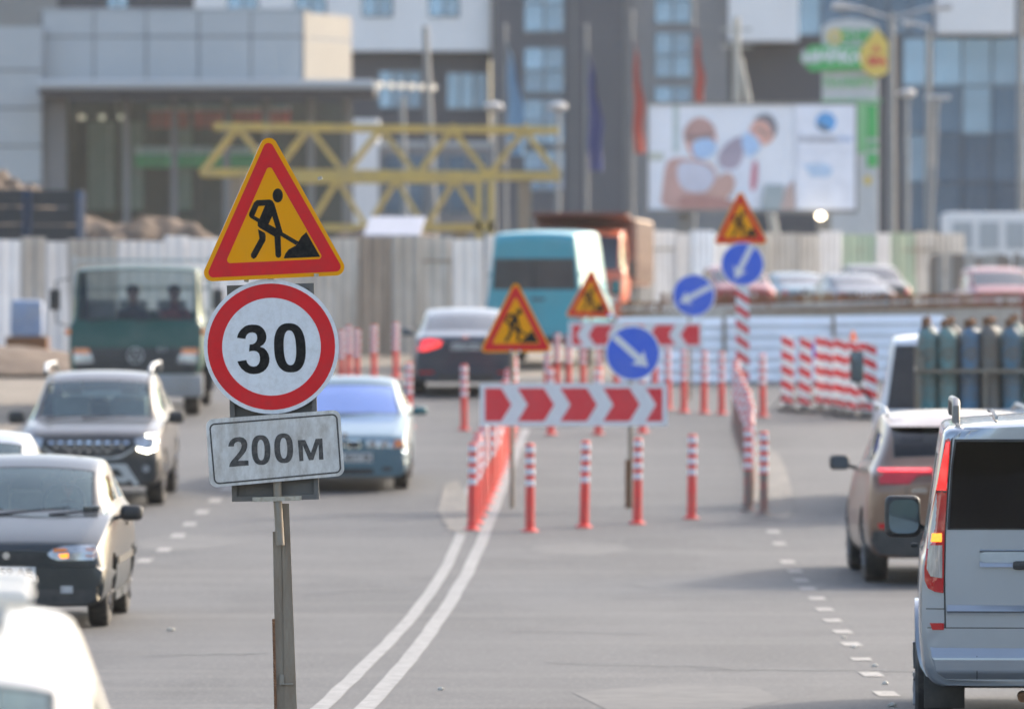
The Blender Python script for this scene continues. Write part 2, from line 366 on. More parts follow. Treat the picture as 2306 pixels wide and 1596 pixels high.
# small stones and bits of grit on the road (single pieces seen sharp near the camera)
M_stone = pm('pale_stone', (.45,.43,.38), .8, var=.2)
st = [(2010,1590,.03),(1994,1540,.022),(1970,1500,.02),(993,1553,.02),(385,1420,.03),(1925,1458,.02),(1900,1436,.018)]
for i, (px, py, r) in enumerate(st):
    p = gpt(px, py); vs = []
    bm = bmesh.new(); bmesh.ops.create_icosphere(bm, subdivisions=1, radius=r)
    for v in bm.verts: v.co = Vector((v.co.x*1.2, v.co.y, v.co.z*.6))*(1+random.uniform(-.2, .2))
    me = bpy.data.meshes.new('stone'); bm.to_mesh(me); bm.free(); me.materials.append(M_stone)
    o = link('stone', me, None, (p.x, p.y, p.z+r*.4)); tag(o, ['pale stone chip at the bottom edge beside the silver van wheel','pale stone between the two nearest worn dashes','tiny pale stone by the third worn dash','pale chip lying right of the double line','pale stone on the road ahead of the black hatchback','small chip beside the faded lane dash','small chip above the fourth lane dash'][i], 'stone', 'stone chips on the road')

# ------------------------------------------------------------------ road-works signs
PIC = dict(head=[ell(857,667,53,72)], body=[[(640,716),(775,708),(803,722),(822,752),(908,1047),(1070,1140),(1045,1177),(887,1082),(893,1280),(884,1300),(864,1310),(843,1300),(833,1280),(823,1090),(670,1000),(650,980),(650,942),(575,897),(560,875),(562,850),(575,822),(612,740)],
      [(658,777),(725,772),(668,907),(615,877)], [(800,880),(838,1003),(762,962)]],
      leg=[[(653,1012),(725,1052),(733,1085),(730,1130),(635,1302),(608,1320),(582,1300),(580,1270),(668,1110)]],
      pile=[[(918,1313),(935,1265),(970,1220),(1045,1180),(1070,1140),(1100,1090),(1152,1042),(1295,1296)]])
def workers_triangle(parent, loc, k, yaw=0.0, roll=0.0, flipx=1, name='warning_triangle'):
    """k metres per traced unit; whole triangle is about 1450 units wide"""
    T = lambda lps: [[((x-800)*k*flipx, (900-z)*k) for x, z in lp] for lp in lps]
    H = lambda cs: [hull([((x-800)*k*flipx, (900-z)*k, r*k) for x, z, r in cs])]
    base = shape(name, H([(765,165,90),(187,1460,90),(1455,1400,90)]), M_org, .0015, 0, parent)
    base.location = loc; base.rotation_euler = (0, roll, yaw)
    rim = shape('back_plate', H([(765,165,89),(187,1460,89),(1455,1400,89)]), M_galv, .011, .0135, base)
    red = shape('red_border', H([(762,180,52),(195,1458,52),(1455,1396,52)])+[p[::-1] for p in H([(773,412,33),(367,1330,33),(1275,1288,33)])], M_red, .0006, -.0022, base)
    for nm, lp in PIC.items():
        shape({'head':'pictogram_head','body':'pictogram_body','leg':'pictogram_leg','pile':'pictogram_heap'}[nm], T(lp), M_blk, .0005, -.0024 if nm != 'pile' else -.0027, base)
    return base

D0 = 32.5; S0 = F/D0; K = .21841/S0
def L0(x, y): return ((x-630)/S0, (y-1000)/-S0)      # plane of the near sign, about its post
SIGN = P(630, 1000, D0); zg = SIGN.z
sg = empty('road_sign', (SIGN.x, D0, 0), (0, 0, 0), 'leaning sign post with roadworks triangle, 30 limit disc and dirty 200 metre plate', 'road sign')
LZ = lambda x, y, dy=0: ((x-630)/S0, dy, zg-(y-1000)/S0)
YAW = math.radians(7)
cx, cyy = 439.5+800*.2184, 295.5+900*.2184
tri = workers_triangle(sg, LZ(cx, cyy, -.075), .2184/S0, YAW)
# speed limit disc
q = .19942/S0
disc = shape('speed_limit_disc', [ell(0,0,761*q,758*q,64)], M_white, .0015, 0, sg); disc.location = LZ(447.1+827*.19942, 621.4+798*.19942, -.060); disc.rotation_euler = (0,0,YAW*.6)
shape('back_plate', [ell(0,0,758*q,755*q,64)], M_galv, .010, .0125, disc)
shape('red_ring', [ell(0,0,719*q,711*q,64), ell(2*q,0,557*q,551*q,64,rev=True)], M_red, .0006, -.0022, disc)
d3 = [(440,698),(452,655),(480,610),(530,567),(570,553),(610,549),(655,551),(690,560),(722,580),(745,605),(763,640),(771,675),(771,705),(762,738),(740,770),(700,798),
  (745,815),(775,845),(797,885),(806,930),(803,975),(790,1015),(768,1048),(735,1078),(690,1098),(630,1107),(580,1101),(535,1082),(490,1045),(460,1000),(444,963),
  (545,947),(555,978),(575,1003),(600,1018),(628,1023),(660,1015),(685,992),(698,955),(698,910),(688,875),(665,853),(635,844),(605,845),(575,852),
  (583,772),(615,770),(645,755),(663,728),(668,700),(663,668),(645,645),(615,636),(580,641),(553,660),(540,685),(535,711)]
TD = lambda lp: [((x-827)*q, (798-z)*q) for x, z in lp]
shape('numeral_three', [TD(d3)], M_blk, .0005, -.0023, disc)
shape('numeral_zero', [TD(ell(1036,810,178,277,48,2.45,.04)), TD(ell(1036,810,70,196,48,2.4,.04,True))], M_blk, .0005, -.0023, disc)
# 200 m plate
TP = lambda lp: [((x-797)*K, (490-z)*K) for x, z in lp]
pl = shape('distance_plate', [TP(hull([(165,265,80),(1392,178,80),(1430,697,80),(200,805,80)]))], M_dirty, .0015, 0, sg, .0); pl.location = LZ(447.1+797*.21841, 901.8+490*.21841, -.085); pl.rotation_euler = (0,0,YAW)
shape('back_plate', [TP(hull([(165,265,78),(1392,178,78),(1430,697,78),(200,805,78)]))], M_galv, .008, .0105, pl)
shape('black_border', [TP(hull([(178,290,60),(1382,195,60),(1418,687,60),(222,795,60)])), TP(hull([(178,290,44),(1382,195,44),(1418,687,44),(222,795,44)]))[::-1]], M_dblk, .0005, -.0023, pl)
d2 = [(313,468),(318,440),(332,412),(355,390),(385,376),(430,370),(470,379),(497,403),(510,440),(508,480),(495,515),(470,550),(412,616),(520,612),(524,662),(322,678),(328,645),(345,618),(400,555),(430,515),(447,482),(450,455),(441,428),(415,418),(388,427),(374,445),(370,468)]
shape('numeral_two', [TP(d2)], M_dblk, .0005, -.0023, pl)
for c in (650, 884):
    z0 = 505 if c == 650 else 487
    shape('numeral_zero', [TP(ell(c,z0,97,153,40,2.5,.03)), TP(ell(c,z0,37,106,40,2.3,.03,True))], M_dblk, .0005, -.0023, pl)
shape('letter_m', [TP([(1030,405),(1105,402),(1165,535),(1213,392),(1283,388),(1295,603),(1250,605),(1243,450),(1190,608),(1145,612),(1080,455),(1088,618),(1047,621)])], M_dblk, .0005, -.0023, pl)
# back of an older sign behind, square with folded rim
bk = MB(); z0, z1 = zg-(1126-1000)/S0, zg-(640-1000)/S0; xa, xb = -107/S0, 89/S0
def lean(mb, top=-26/S0):        # slight lean of the assembly to the left at the top
    mb.v = [(x+top*((z-z0)/(z1-z0))*.45, y, z-(x)*-.03) for x, y, z in mb.v]; return mb
lean(bk.box(xa, xb, -.004, .0, z0, z1)).build('sign_back', M_back, sg)
rm = MB()
for a in ((xa, xa+.026, z0, z1), (xb-.026, xb, z0, z1), (xa+.026, xb-.026, z0, z0+.026), (xa+.026, xb-.026, z1-.026, z1)): rm.box(a[0], a[1], -.030, -.004, a[2], a[3])
lean(rm).build('folded_rim', M_back, sg)
# tube, channel, rebar, clamps
MB().tube([( -6/S0, -.045, z0+.25), (-4/S0, -.045, z0+.0), (2/S0, -.045, zg-(1226-1000)/S0)], .0225, 14).build('tube_post', M_post2, sg, True)
MB().tube([(-32/S0, .03, zg-(330-1000)/S0), (-9/S0, .03, z0+.6)], .02, 10).build('upper_tube', M_post2, sg, True)
yb = 0.0
def post_x(z, x_at_1130, x_at_1596):
    t = ((zg-z)*S0+1000-1130)/466.0; return ((x_at_1130+(x_at_1596-x_at_1130)*t)-630)/S0
ch = MB()
def slab(mb, xl, xr, ytop, y0, y1):  # slanted strip of the post: pixel x at y=1130 and y=1596 for its two edges
    zt = zg-(ytop-1000)/S0; vs = []
    for z in (zt, 0.0):
        a = post_x(z, *xl); b = post_x(z, *xr); vs += [(a,y0,z),(b,y0,z),(b,y1,z),(a,y1,z)]
    mb.add(vs, [(0,1,2,3),(7,6,5,4),(0,4,5,1),(1,5,6,2),(2,6,7,3),(3,7,4,0)]); return mb
slab(MB(), (634,641),(651,669), 1133, -.016, -.010).build('channel_flange', M_post, sg)
slab(MB(), (613,622),(632,641), 1196, -.012, -.006).build('channel_flange', M_post, sg)
slab(MB(), (628,637),(640,646), 1226, -.008, .03).build('channel_web', M_post, sg)
rb = MB(); zt = zg-(1392-1000)/S0; pts = []; rad = []
k = 0; z = zt
while z > 0:
    pts.append((post_x(z, 610.5, 621.0), -.03, z)); rad.append(.0085 if k % 2 else .0062); z -= .0075; k += 1
rb.tube(pts, rad, 8).build('ribbed_bar', M_rust, sg, False)
cl = MB(); zc = zg-(1122-1000)/S0
lean(cl.box(-60/S0, 50/S0, -.075, -.069, zc-.012, zc+.012)).build('clamp', M_clamp, sg)
for xx in (-52, -32, 22, 42):
    lean(MB().lathe([(.009,-.082),(.009,-.075)], 6, 'y', (xx/S0, 0, zc))).build('bolt', M_clamp, sg)
br = MB(); z = zg-(1539-1000)/S0; br.box(0/S0, 30/S0, -.03, -.015, z-.004, z+.004); br.box(0/S0, 10/S0, -.028, -.015, z, z+.05); br.build('bracket', M_post2, sg, bevel=.002)
for (xx, yy, rz) in ((566,405,.5),(721,402,-.3),(556,632,.2),(713,620,.1),(545,664,0),(648,650,0)):
    p = LZ(xx, yy, -.02 if yy > 640 else -.05); MB().box(-.012,.012,-.012,.02,-.008,.008).build('rim_clip', M_clamp, sg, loc=p, rot=(0,rz,0))
MB().lathe([(.13,0),(.12,.05),(.04,.07)], 16).build('foot', M_post, sg, loc=(post_x(0,632,645), 0, 0))

# generic signs further up the road
def arrow_disc(parent, loc, r, ang, yaw=0):
    b = shape('direction_disc', [ell(0,0,r,r,48)], M_white, .002, 0, parent); b.location = loc; b.rotation_euler = (0,0,yaw)
    shape('back_plate', [ell(0,0,r*.99,r*.99,48)], M_galv, .01, .013, b)
    shape('blue_field', [ell(0,0,r*.93,r*.93,48)], M_blue, .0008, -.003, b)
    c, s_ = math.cos(ang), math.sin(ang)
    ar = [(-.96,-.135),(.30,-.135),(.24,-.36),(.80,0),(.24,.36),(.30,.135),(-.96,.135)]
    shape('white_arrow', [[(r*.93*(x*c-z*s_), r*.93*(x*s_+z*c)) for x, z in ar]], M_white, .0008, -.0048, b); return b
def chevron_board(parent, loc, W, Hh, n, right=True, yaw=0):
    b = shape('chevron_board', [rrect(-W/2, W/2, -Hh/2, Hh/2, .012)], M_white, .004, 0, parent); b.location = loc; b.rotation_euler = (0,0,yaw)
    m = .028*W/2.3; h = Hh/2-.055; x0, x1 = -W/2+.06, W/2-.06; pitch = (x1-x0)/(n+.15); wd = pitch*.62; tip = h*.62
    def clip(poly):
        for ax, lim, sgn in ((0, x0, 1), (0, x1, -1)):
            out = []
            for a, c in zip(poly, poly[1:]+poly[:1]):
                ia, ic = sgn*(a[ax]-lim) >= 0, sgn*(c[ax]-lim) >= 0
                if ia: out.append(a)
                if ia != ic:
                    t = (lim-a[ax])/(c[ax]-a[ax]); out.append((a[0]+t*(c[0]-a[0]), a[1]+t*(c[1]-a[1])))
            poly = out
            if not poly: return []
        return poly
    s_ = 1 if right else -1
    for k in range(-1, n+1):
        xl = x0+k*pitch if right else -(x0+k*pitch)
        for up in (1, -1):
            pass
        a = xl-s_*tip*(1 if k >= 0 else 1)
        pts = [(a, h), (a+s_*wd, h), (a+s_*(wd+tip), 0), (a+s_*wd, -h), (a, -h), (a+s_*tip, 0)]
        # split concave chevron into upper and lower convex halves, clip, keep both as one part
        up = clip([pts[0], pts[1], pts[2], pts[5]]); dn = clip([pts[5], pts[2], pts[3], pts[4]])
        mb = MB()
        for poly in (up, dn):
            if len(poly) > 2:
                n_ = len(poly); mb.add([(x, -.0052, z) for x, z in poly]+[(x, -.0042, z) for x, z in poly], [tuple(range(n_)), tuple(range(n_, 2*n_))[::-1]]+[(i, (i+1) % n_, n_+(i+1) % n_, n_+i) for i in range(n_)])
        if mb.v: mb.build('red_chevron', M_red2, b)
    return b
KP = .21841
def sign_pole(parent, x, z0, z1, r=.028, y=.04, mat=None): return MB().tube([(x,y,z0),(x,y,z1)], r, 10).build('post', mat or M_post, parent, True)
# near barrier: chevron board pointing right with triangle and disc
d = 75.5; s_ = F/d; gzz = gz(d)
o = empty('barrier_sign', (X(1292,d), d, gzz), (0,0,0), 'chevron board pointing right with roadworks triangle and blue disc above, nearer of two', 'barrier sign', 'chevron barriers with signs')
zz = lambda y: ZZ(y, d)-gzz
chevron_board(o, (0, 0, zz(911)), 422/s_, 95/s_, 4, True)
sign_pole(o, (1153-1292)/s_, 0, zz(700)); sign_pole(o, (1420-1292)/s_, 0, zz(760))
MB().box((1408-1292)/s_, (1420-1292)/s_, .0, .02, 0, zz(1035)).build('stake', M_rust, o)
workers_triangle(o, ((1162-1292)/s_, -.02, zz(727)), 155/s_/1448, 0, math.radians(2.4))
arrow_disc(o, ((1425-1292)/s_, -.02, zz(795)), 63/s_, math.radians(-42))
for xx in (1152, 1170): MB().lathe([(.02,-.03),(.028,.0),(.02,.03)],12,'y',((xx-1292)/s_, -.03, zz(791))).build('lamp_bolt', M_chrome, o, True)
# far barrier: chevrons pointing left
d = 105.0; s_ = F/d; gzz = gz(d)
o = empty('barrier_sign', (X(1432,d), d, gzz), (0,0,0), 'chevron board pointing left with tilted triangle and blue disc, behind the near board', 'barrier sign', 'chevron barriers with signs')
zz = lambda y: ZZ(y, d)-gzz
chevron_board(o, (0, 0, zz(754)), 303/s_, 60/s_, 4, False)
sign_pole(o, (1553-1432)/s_, 0, zz(640)); sign_pole(o, (1330-1432)/s_, 0, zz(660))
workers_triangle(o, ((1330-1432)/s_, -.02, zz(670)), 106/s_/1448, math.radians(-12), math.radians(5))
arrow_disc(o, ((1562-1432)/s_, -.02, zz(665)), 49/s_, math.radians(207))
MB().lathe([(.01,-.05),(.06,-.02),(.06,.02),(.01,.05)],12,'y',((1376-1432)/s_, -.1, zz(714))).build('lamp', M_chrome, o, True)
# striped pole with triangle and disc
d = 98.5; s_ = F/d; gzz = gz(d)
o = empty('striped_sign_post', (X(1672,d), d, gzz), (0,0,0), 'red and white striped post carrying roadworks triangle above blue arrow disc', 'road sign')
zz = lambda y: ZZ(y, d)-gzz
MB().tube([(0,.04,0),(-.03,.04,zz(455))], .02, 10).build('post', M_post, o, True)
workers_triangle(o, ((1668-1672)/s_, -.02, zz(500)), 116/s_/1448, 0, math.radians(2.4))
arrow_disc(o, (0, -.02, zz(595)), 50/s_, math.radians(243))
sw = 15/s_; z0, z1 = zz(850), zz(645)
bd = MB().box(-sw, sw, -.01, .01, z0, z1).build('striped_board', M_white, o)
n = 6
for k in range(n):
    zt = z1-(k+.18)*(z1-z0)/n; h = .42*(z1-z0)/n
    shape('red_stripe', [[(-sw, zt), (sw, zt-.14), (sw, zt-.14-h), (-sw, zt-h)]], M_red, .0008, -.012, bd)

# ------------------------------------------------------------------ flexible bollards
M_bred = pm('bollard_red', (.72,.06,.05), .45, var=.10, dirt=(.32,.18,.15), dirtamt=.6, dscale=4, edge=(.45,.7))
M_bwht = pm('bollard_white', (.70,.69,.74), .35, var=.06, dirt=(.5,.42,.40), dirtamt=.35, dscale=8)
M_bdir = pm('bollard_grimy', (.50,.10,.075), .7, var=.15, dirt=(.19,.16,.135), dirtamt=.95, dscale=4, edge=(.25,.5))
def bollard_proto(lower):
    r = empty('bollard', (0,0,0))
    MB().lathe([(.0001,1.0),(.040,.998),(.052,.985),(.053,.49)], 14).build('upper_post', M_bred, r, True)
    MB().lathe([(.053,.49),(.055,.05),(.055,.0)], 14).build('lower_post', lower, r, True)
    MB().lathe([(.10,.0),(.10,.014),(.075,.03),(.055,.035)], 14).build('base', lower, r, True)
    bd = MB().lathe([(.0545,-.033),(.0552,-.031),(.0552,.031),(.0545,.033)], 14).mesh('reflective_band', M_bwht, True)
    for k in range(4): link('reflective_band', bd, r, (0,0,.925-k*.125))
    remember(r); return r
pa = bollard_proto(M_bred); pb = bollard_proto(M_bdir)
used = set()
def bollard(pos, label, grime=False, h=1.0, lean=(0,0), group='red and white flexible bollards'):
    p = pb if grime else pa
    if p.name not in used: used.add(p.name); o = p
    else: o = copy_tree(p)
    o.location = pos; o.scale = (1,1,h); o.rotation_euler = (lean[0], lean[1], random.uniform(0, 6)); tag(o, label, 'bollard', group)
for i, (px, py) in enumerate([(1193,1196),(1315,1187),(1435,1179),(1557,1168)]):
    bollard(gpt(px, py), '%s bollard from the left in the front row below the near chevron board' % ordinal(i), False, 1.0, (random.uniform(-.03,.03), random.uniform(-.025,.025)))
bollard(gpt(1720,1160), 'grimy bollard at the right end of the front row, beside the sand patch', True)
N = 20
for i in range(N):
    t = i/(N-1); a = Vector((-.455, 70.8, 0)); b = Vector((.03, 97.5, 0)); p = a.lerp(b, t); p.x += .06*math.sin(t*3); p.z = gz(p.y)
    bollard(p, '%s bollard from the near end of the row along the double line' % ordinal(i), False, 1, (random.uniform(-.04,.04), random.uniform(-.035,.035)), 'bollards along the double line')
N = 15
for i in range(N):
    t = i/(N-1); a = Vector((2.84, 74.8, 0)); b = Vector((3.56, 97, 0)); p = a.lerp(b, t); p.x += .07*math.sin(t*5); p.z = gz(p.y)
    bollard(p, '%s bollard from the near end of the grimy row by the sand patch' % ordinal(i), True, 1, (random.uniform(-.02,.02), random.uniform(-.025,.02)), 'grimy bollards on the right')
for i, (px, py) in enumerate([(1240,978),(1347,978),(1447,974),(1505,922),(1540,928),(1585,930),(1625,932),(1718,938)]):
    bollard(gpt(px, py), '%s bollard from the left in the middle row across the closed lane' % ordinal(i), False, 1, (0,random.uniform(-.015,.015)), 'bollards across the closed lane')
for i, (px, py) in enumerate([(1045,968),(921,962)]):
    bollard(gpt(px, py), ['lone bollard left of the near triangle sign, in front of the dark sedan','lone bollard between the pale blue car and the dark sedan'][i], False)
for i, (px, py) in enumerate([(891,850),(842,855),(804,868),(785,858),(768,872)]):
    bollard(gpt(px, py), '%s bollard left of the dark sedan, in front of the tall hoarding' % ordinal(i), False, 1, (0,0), 'far bollards by the hoarding')
for i, (px, py) in enumerate([(1232,905),(1254,880),(1280,884),(1313,886),(1349,890),(1388,892),(1475,880)]):
    bollard(gpt(px, py), '%s bollard from the left under the far chevron board' % ordinal(i), False, 1, (0,random.uniform(-.02,.02)), 'bollards under the far chevron board')

# ------------------------------------------------------------------ stacked guide beacons with their feet
M_foot = pm('beacon_foot', (.10,.095,.09), .8, dirt=(.25,.22,.19), dirtamt=.6, dscale=6)
def beacon(px, pybase, label, d=None, tilt=0, yaw=0):
    p = gpt(px, pybase); p.y += random.uniform(-.05,.05)
    r = empty('guide_beacon', p, (0, tilt, yaw), label, 'guide beacon', 'striped guide beacons stacked by the low fence')
    b = MB().box(-.105,.105,-.012,.012,.12,1.22).build('board', M_white, r, bevel=.004)
    for k in range(5):
        zt = 1.22-k*.235; h = .11; lo = lambda z: max(.125, min(1.215, z))
        pts = [(-.104, lo(zt)), (.104, lo(zt-.10)), (.104, lo(zt-.10-h)), (-.104, lo(zt-h))]
        if abs(pts[0][1]-pts[3][1]) > .01 or abs(pts[1][1]-pts[2][1]) > .01: shape('red_stripe', [pts], M_red, .0008, -.0135, b)
    f = MB().box(-.16,.16,-.3,.3,.0,.06); f.box(-.05,.05,-.06,.06,.06,.12); f.build('foot', M_foot, r, bevel=.01)
    for sx in (-1, 1): MB().bar((sx*.04,.02,.3),(sx*.28,-.25,.0),.02).build('strut', M_foot, r)
for i, px in enumerate([1773, 1810, 1848, 1872, 1888, 1904, 1920, 1948, 1962]):
    bollard_l = '%s striped guide beacon from the left in front of the low silver fence' % ordinal(i)
    beacon(px, 925+[0,4,2,6,9,12,15,18,19][i], bollard_l, tilt=random.uniform(-.03,.03), yaw=random.uniform(-.2,.2))
d = 103.0; s_ = F/d; gzz = gz(d)
o = empty('road_sign', (X(1862,d), d, gzz), (0,0,0), 'stored blue arrow disc on a post behind the striped beacons', 'road sign')
sign_pole(o, .0, 0, ZZ(800,d)-gzz); arrow_disc(o, (-.02,-.02,ZZ(790,d)-gzz), 36/s_, math.radians(225), .3)
o = empty('road_sign', (X(1925,d), d+.4, gzz), (0,0,0), 'stored orange triangle sign leaning behind the striped beacons', 'road sign')
sign_pole(o, .0, 0, ZZ(800,d)-gzz, .02); workers_triangle(o, (0,-.02,ZZ(790,d)-gzz), .7/1448*.85, math.radians(50))
# ------------------------------------------------------------------ vehicles: a lofted shell cut into panels
def half_section(y, zb, hw, zbelt, hwb, ztop, hwt):
    dz = ztop-zbelt; p5 = (hwb-.025, zbelt+min(.02, .2*dz)); p7 = (hwt, ztop-min(.045, .2*dz))
    t = 1-.085/dz if dz > .25 else .6
    p6 = (p5[0]+(p7[0]-p5[0])*t+(.012 if dz > .25 else 0), p5[1]+(p7[1]-p5[1])*t)
    return [(0, zb), (hw*.88, zb), (hw*.985, zb+.07), (hw, zb+.55*(zbelt-zb)), (hwb, zbelt), p5, p6, p7, (hwt*.6, ztop-min(.012,.05*dz)), (0, ztop)]
def loft_body(st, glass, creases=(), sub=2, wheels=(), wr=.34, ww=.26):
    """st stations rear to front; glass {interval: {'W': part, 'S': part}}; gives {part: mesh}, bvh"""
    bm = bmesh.new(); rows = []
    for s_ in st:
        h = half_section(*s_); row = [bm.verts.new((x, s_[0], z)) for x, z in h] ; left = [bm.verts.new((-x, s_[0], z)) for x, z in h[1:-1]]
        rows.append(row+left[::-1])       # ring: 0..9 right side up, 10..17 left side down
    R = len(rows[0]); names = ['body', 'underbody', 'arch']; cl = bm.edges.layers.float.new('crease_edge')
    def idx(nm):
        if nm not in names: names.append(nm)
        return names.index(nm)
    band = lambda k: k if k < 9 else 17-k
    for i in range(len(rows)-1):
        for k in range(R):
            f = bm.faces.new((rows[i][k], rows[i][(k+1) % R], rows[i+1][(k+1) % R], rows[i+1][k])); f.smooth = True
            b = band(k); gi = glass.get(i, {})
            if b == 0: f.material_index = 1
            elif b in (7, 8) and 'W' in gi: f.material_index = idx(gi['W'])
            elif b == 5 and 'S' in gi: f.material_index = idx(gi['S']+'#%d%d' % (i, k < 9))
    for row in (rows[0], rows[-1]):
        f0 = len(bm.faces)
        for k in range(9):
            a, b2 = row[k], row[k+1]; ma = row[(R-k) % R]; mb_ = row[R-k-1]
            vs = []
            for v in (a, b2, mb_, ma):
                if v not in vs: vs.append(v)
            if len(vs) > 2:
                f = bm.faces.new(vs); f.smooth = True
    bm.edges.ensure_lookup_table()
    for i, c in creases:
        for k in range(R):
            e = bm.edges.get((rows[i][k], rows[i][(k+1) % R]))
            if e: e[cl] = c
    for i in range(len(rows)-1):          # beltline and roof edge slightly sharp
        for k, c in ((4, .45), (14, .45), (7, .35), (11, .35), (1, .5), (17, .5)):
            e = bm.edges.get((rows[i][k], rows[i+1][k]))
            if e: e[cl] = max(e[cl], c)
    bmesh.ops.recalc_face_normals(bm, faces=bm.faces)
    me = bpy.data.meshes.new('shell'); bm.to_mesh(me); bm.free()
    dm = [bpy.data.materials.new('tmp') for _ in names]
    for m in dm: me.materials.append(m)
    ob = bpy.data.objects.new('shell', me); COL.objects.link(ob)
    sm = ob.modifiers.new('s', 'SUBSURF'); sm.levels = sub; sm.render_levels = sub
    cut = None
    if wheels:
        cb = MB()
        for wx, wy, wz in wheels:
            sx = 1 if wx > 0 else -1; x0 = wx-sx*ww*.75; x1 = wx+sx*.4
            cb.lathe([(wr, min(x0, x1)), (wr, max(x0, x1))], 28, 'x', (0, wy, wz))
        cm = cb.mesh('cut'); cut = bpy.data.objects.new('cut', cm); COL.objects.link(cut)
        for m in dm: cm.materials.append(m)
        for p in cm.polygons: p.material_index = 2
        bo = ob.modifiers.new('b', 'BOOLEAN'); bo.object = cut; bo.operation = 'DIFFERENCE'; bo.solver = 'EXACT'; bo.use_self = False
    dg = bpy.context.evaluated_depsgraph_get(); dg.update(); em = bpy.data.meshes.new_from_object(ob.evaluated_get(dg))
    bpy.data.objects.remove(ob)
    if cut: bpy.data.objects.remove(cut)
    bm = bmesh.new(); bm.from_mesh(em); bvh = BVHTree.FromBMesh(bm)
    for nm in [n for n in names if n not in ('body', 'underbody', 'arch')]:   # rubber seal round each glass
        gi = names.index(nm); fs = [f for f in bm.faces if f.material_index == gi]
        if fs:
            r = bmesh.ops.inset_region(bm, faces=fs, thickness=.016, use_even_offset=True, depth=-.004); si = idx('seal#'+nm)
            for f in r['faces']: f.material_index = si
    out = {}
    for i, nm in enumerate(list(names)):
        b2 = bm.copy(); dele = [f for f in b2.faces if f.material_index != i]
        if len(dele) == len(b2.faces): b2.free(); continue
        bmesh.ops.delete(b2, geom=dele, context='FACES'); m = bpy.data.meshes.new(nm.split('#')[0]); b2.to_mesh(m); b2.free()
        for p in m.polygons: p.material_index = 0
        m.set_sharp_from_angle(angle=math.radians(50))
        if nm == 'arch':
            for qx in (0, 1):
                for qy in (0, 1):
                    b3 = bmesh.new(); b3.from_mesh(m); bmesh.ops.delete(b3, geom=[f for f in b3.faces if ((f.calc_center_median().x > 0) != qx) or ((f.calc_center_median().y > 0) != qy)], context='FACES')
                    if b3.faces: m3 = bpy.data.meshes.new('wheel_arch'); b3.to_mesh(m3); out['arch#%d%d' % (qx, qy)] = m3
                    b3.free()
            continue
        out[nm] = m
    bm.free(); bpy.data.meshes.remove(em)
    for m in dm: bpy.data.materials.remove(m)
    return out, bvh
def densify(lp, step=.06):
    o = []
    for a, b in zip(lp, lp[1:]+lp[:1]):
        n = max(1, int(math.hypot(b[0]-a[0], b[1]-a[1])/step)); o += [(a[0]+(b[0]-a[0])*k/n, a[1]+(b[1]-a[1])*k/n) for k in range(n)]
    return o
def decal(car, name, lp, mat, face='front', proud=.006, thick=.012, parent=None, mirror=False, step=.07, smooth=True):
    """a panel of outline lp (x,z for front/rear; y,z for left/right) laid on the shell"""
    objs = []
    for sg_ in ((1, -1) if mirror else (1,)):
        pts = [((x*sg_ if face in ('front', 'rear') else x), z) for x, z in densify(lp, step)]
        bm = bmesh.new(); vs = [bm.verts.new((x, 0, z)) for x, z in pts]; es = [bm.edges.new((vs[i], vs[(i+1) % len(vs)])) for i in range(len(vs))]
        bmesh.ops.triangle_fill(bm, use_beauty=True, edges=es)
        for _ in range(2):
            lg = [e for e in bm.edges if e.calc_length() > step*1.6]
            if lg: bmesh.ops.subdivide_edges(bm, edges=lg, cuts=1); bmesh.ops.triangulate(bm, faces=bm.faces)
        D = {'front': (Vector((0,-1,0)), 0), 'rear': (Vector((0,1,0)), 0), 'right': (Vector((-1,0,0)), 1), 'left': (Vector((1,0,0)), 1)}[face]
        top = []; last = None; miss = []
        for v in bm.verts:
            a, z = v.co.x, v.co.z
            o = Vector((a, 0, z)) if D[1] == 0 else Vector((0, a, z)); o -= D[0]*8
            h = car['bvh'].ray_cast(o, D[0])
            if h[0] is None: miss.append(v)
            else: last = h[0]; v.co = h[0]-D[0]*proud
        good = [v for v in bm.verts if v not in miss]
        for v in miss:
            if good:
                a, z = v.co.x, v.co.z
                g_ = min(good, key=lambda q: ((q.co.x if D[1] == 0 else q.co.y)-a)**2+(q.co.z-z)**2)
                v.co = Vector((a, g_.co.y, z)) if D[1] == 0 else Vector((g_.co.x, a, z))
        r = bmesh.ops.extrude_face_region(bm, geom=list(bm.faces)); 
        for e in r['geom']:
            if isinstance(e, bmesh.types.BMVert): e.co += D[0]*thick
        bmesh.ops.recalc_face_normals(bm, faces=bm.faces)
        me = bpy.data.meshes.new(name); bm.to_mesh(me); bm.free(); me.materials.append(mat)
        if smooth:
            for p in me.polygons: p.use_smooth = True
            me.set_sharp_from_angle(angle=math.radians(35))
        objs.append(link(name, me, parent or car['root']))
    return objs
def wheel_mesh(r, wd):
    t = MB().lathe([(r*.62,-wd*.46),(r*.90,-wd*.5),(r*.98,-wd*.42),(r,-wd*.2),(r,wd*.2),(r*.98,wd*.42),(r*.90,wd*.5),(r*.62,wd*.46)], 28, 'x').mesh('tyre', M_rub, True)
    m = MB().lathe([(r*.64,wd*.44),(r*.60,wd*.46),(r*.55,wd*.36),(r*.16,wd*.40),(.0001,wd*.42)], 28, 'x')
    for k in range(5):
        a = k*2*math.pi/5; c, s_ = math.cos(a), math.sin(a)
        m.bar((wd*.43, c*r*.15, s_*r*.15), (wd*.45, c*r*.58, s_*r*.58), .05, .02)
    return t, m.mesh('rim', M_rim, True)
def add_wheels(root, pos, r, wd):
    t, m = wheel_mesh(r, wd)
    for wx, wy, wz in pos:
        o = link('wheel', t, root, (wx, wy, wz), (0, 0, 0 if wx > 0 else math.pi)); link('rim', m, o)
